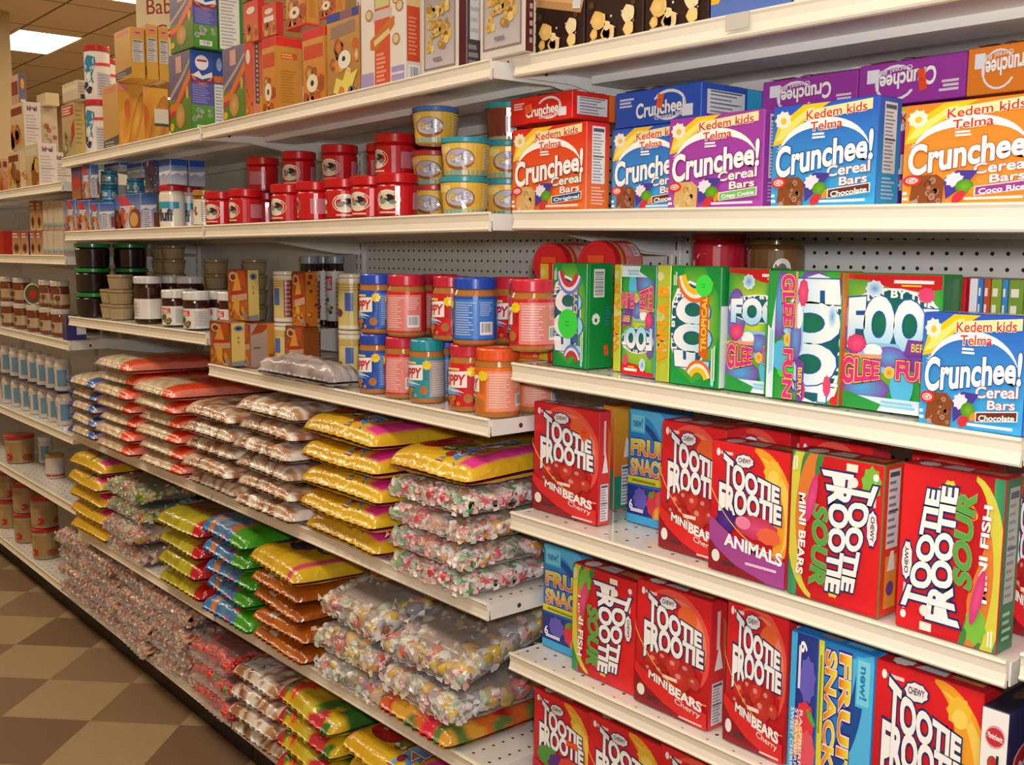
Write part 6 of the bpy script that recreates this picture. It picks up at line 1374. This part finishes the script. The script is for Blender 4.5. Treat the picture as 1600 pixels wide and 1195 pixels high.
BIG = ['#d8b84a', '#e0ddd8', ('#e8e4e0', '#d8c05a'), '#c8a8a0', '#d86a5a', '#b8c8b0', '#e8e8ea', '#d8a848', ('#e8e2de', '#c8606a'), '#a8a0ac']
def ovl(cx, cy, sc=1.0, white=None):
    def f(A):
        A.ell(cx, cy, .20*sc, .10*sc, '#c8a06a', n=26); A.ell(cx, cy, .18*sc, .088*sc, '#d4b484', n=26); A.rect(cx-.11*sc, cy-.018*sc, cx+.11*sc, cy+.018*sc, '#d83a1e'); A.text('candy', cx-.09*sc, cy-.012*sc, cx+.09*sc, cy+.014*sc, '#6a1a10', bold=.03)
        if 0: A.rect(white[0], white[1], white[0]+.26, white[1]+.13, '#e4e0ea'); A.lines(white[0]+.02, white[1]+.01, white[0]+.24, white[1]+.12, 5, '#b8b0c4', .4)
    return f
Tb = .066
b1_ = [clear_bag('clear_candy_bag', .262, LB_, Tb, s, BIG, 120, .0185, core='#a8948c', label=lb) for s, lb in ((81, ovl(.3, .16)), (82, ovl(.62, .12, 1, (.1, .06))), (83, ovl(.35, .2, 1, (.62, .05))))]
xk1 = xo+.306; xk2 = min(xk1+.276, J[3]-.145)
lean = [clear_bag('clear_candy_bag', .262, .30, .062, s, BIG, 105, .0185, core='#a8948c', label=lb) for s, lb in ((84, ovl(.34, .50, 1.15, (.58, .52))), (85, ovl(.42, .62, 1.2, (.5, .12))))]
def leaning(k, x, y, z, a, label):
    t = lean[k]; t.location = (x, y+.15*math.cos(a)+.02, z+.15*math.sin(a)+.001); t.rotation_euler = (a, 0, (-.05, .06, .1)[k]); tag(t, label, 'bag', 'large clear candy bags leaning out')
stack('clear_candy_bag', 'bag', 'beside the brown orange bags', 'clear bag of large pale candies', b1_, xk1, yF-.004, zE(xk1), 2, Tb, LB_, .03, 17, group='large clear candy bags, left stack')
leaning(0, xk1, yF+.005, zE(xk1)+.0056+2*(Tb+.0026), math.radians(14), 'clear candy bag leaning forward, oval cream label, beside the grape bag')
def rdc(u, v, top):
    if u > .3 and u < .62: return '#d81e42'
    return ('#c8382a', '#d8662a', '#b82a2a', '#5a7a3a', '#d8a03a')[int(cell(u, v, 4, 5, 3)*5) % 5]
rb_ = printed_bag('gummy_bag', .262, LB_, .05, 91, rdc, None, .006, wr=.26)
stack('gummy_bag', 'bag', 'right end of the fifth shelf', 'red and orange gummy bag', [rb_], xk2, yF, zE(xk2), 1, .05, LB_, .02, 18)
stack('clear_candy_bag', 'bag', 'above the red gummy bag', 'clear bag of large pale candies', b1_[::-1], xk2, yF-.004, zE(xk2)+.0528, 1, Tb, LB_, .02, 19, group='large clear candy bags, right stack')
leaning(1, xk2, yF+.002, zE(xk2)+.0528+.0056+Tb+.0026, math.radians(14), 'clear candy bag leaning forward, oval label, by the fifth shelf end')

# -- base deck
RDD = ['#b8604a', '#d09a68', ('#e0c8a4', '#a8403a'), '#dcb47c', '#a84a40', ('#e8d4ba', '#c06a42'), '#d8b488', '#a8504a', '#e0a060']
Tr = .064
rr = [clear_bag('clear_candy_bag', .30, LB_, Tr, s, RDD, 210, .0125, core='#a87452', label=lb) for s, lb in ((101, None), (102, lambda A: (A.ell(.4, .2, .17, .06, '#d8d0bc', n=24, rot=20), A.ell(.42, .2, .04, .02, '#a83a3a'))), (103, None))]
x0_ = XF(96, .18)+.15
for c in range(4):
    stack('clear_candy_bag', 'bag', ('first stack on base deck', 'second stack on base deck', 'third stack on base deck', 'beside the bright red gummies')[c], 'clear bag of reddish brown candies', rr[c % 3:]+rr[:c % 3], x0_+.320*c, yF+.03, zF, 4, Tr, LB_, .05, 20+c, group='reddish candy bags on the base deck, stack %s' % ORD[c+1])
RED = ['#d81a14', '#c81410', '#e83018', '#b8100e', '#e0401c', '#3a7a1e']
rg = [clear_bag('gummy_bag', .25, LB_, .066, s, RED[:5]+(['#4a8a2a'] if s == 112 else []), 170, .0135, 'gum', core='#a80e0c', film='#f8e8e4') for s in (111, 112)]
xr = x0_+.320*3+.30
stack('gummy_bag', 'bag', 'base deck', 'clear bag of bright red gummies', rg, xr, yF+.03, zF, 3, .066, LB_, .05, 26, group='bright red gummy bags')
wb = [printed_bag('biscuit_bag', .26, LB_, .05, s, nutcol(s+3), lambda A: A.rect(.1, .05, .6, .3, '#dcdce4'), .012, wr=.28) for s in (121, 122)]
xw = xr+.276
stack('biscuit_bag', 'bag', 'beside the bright red gummies', 'brown and white biscuit bag', wb, xw, yF+.03, zF, 4, .05, LB_, .06, 27, group='biscuit bags on the base deck')
def yr(u, v, top):
    if u < -.80 or v > .8: return '#c8202a'
    if top and -.4 < v < .5 and -.4 < u < .5: return mix('#b89a14', '#d8c03a', cell(u, v, 4, 8, 5))
    return ('#d8b81e', '#c8a81a', '#d8302a', '#3a7a2e', '#c82a3a', '#d0c03a')[int(cell(u, v, 3.3, 4, 5)*6) % 6]
yrb = [printed_bag('candy_bag', .29, LB_, .058, s, yr, None, .005, wr=.3) for s in (131, 132)]
xz_ = xw+.298
stack('candy_bag', 'bag', 'base deck', 'yellow candy bag with red and green print', yrb, xz_, yF+.03, zF, 4, .058, LB_, .07, 28, group='yellow and red candy bags on the base deck')
stack('candy_bag', 'bag', 'base deck', 'yellow candy bag with pink band', ybag, xz_+.34, yF+.03, zF, 4, Ty, LB_, .06, 29, group='yellow candy bags on the base deck')
def pur(u, v, top):
    if u > .5: return '#2a7ac8' if u < .75 else '#c84a8a'
    return ('#5a4a9a', '#c87a2a', '#8a3a6a', '#d8b03a', '#4a5aa8', '#b8502a')[int(cell(u, v, 3.5, 4, 6)*6) % 6]
pub = [printed_bag('candy_bag', .29, LB_, .052, s, pur, None, .005, wr=.28) for s in (141,)]
stack('candy_bag', 'bag', 'base deck near the bottom edge', 'purple and blue candy bag', pub, xz_+.34+.335, yF+.03, zF, 4, .052, LB_, .05, 30, group='purple candy bags on the base deck')
SC.view_settings.view_transform = 'Standard'; SC.view_settings.look = 'None'; SC.view_settings.gamma = 1
SC.view_settings.exposure = 0
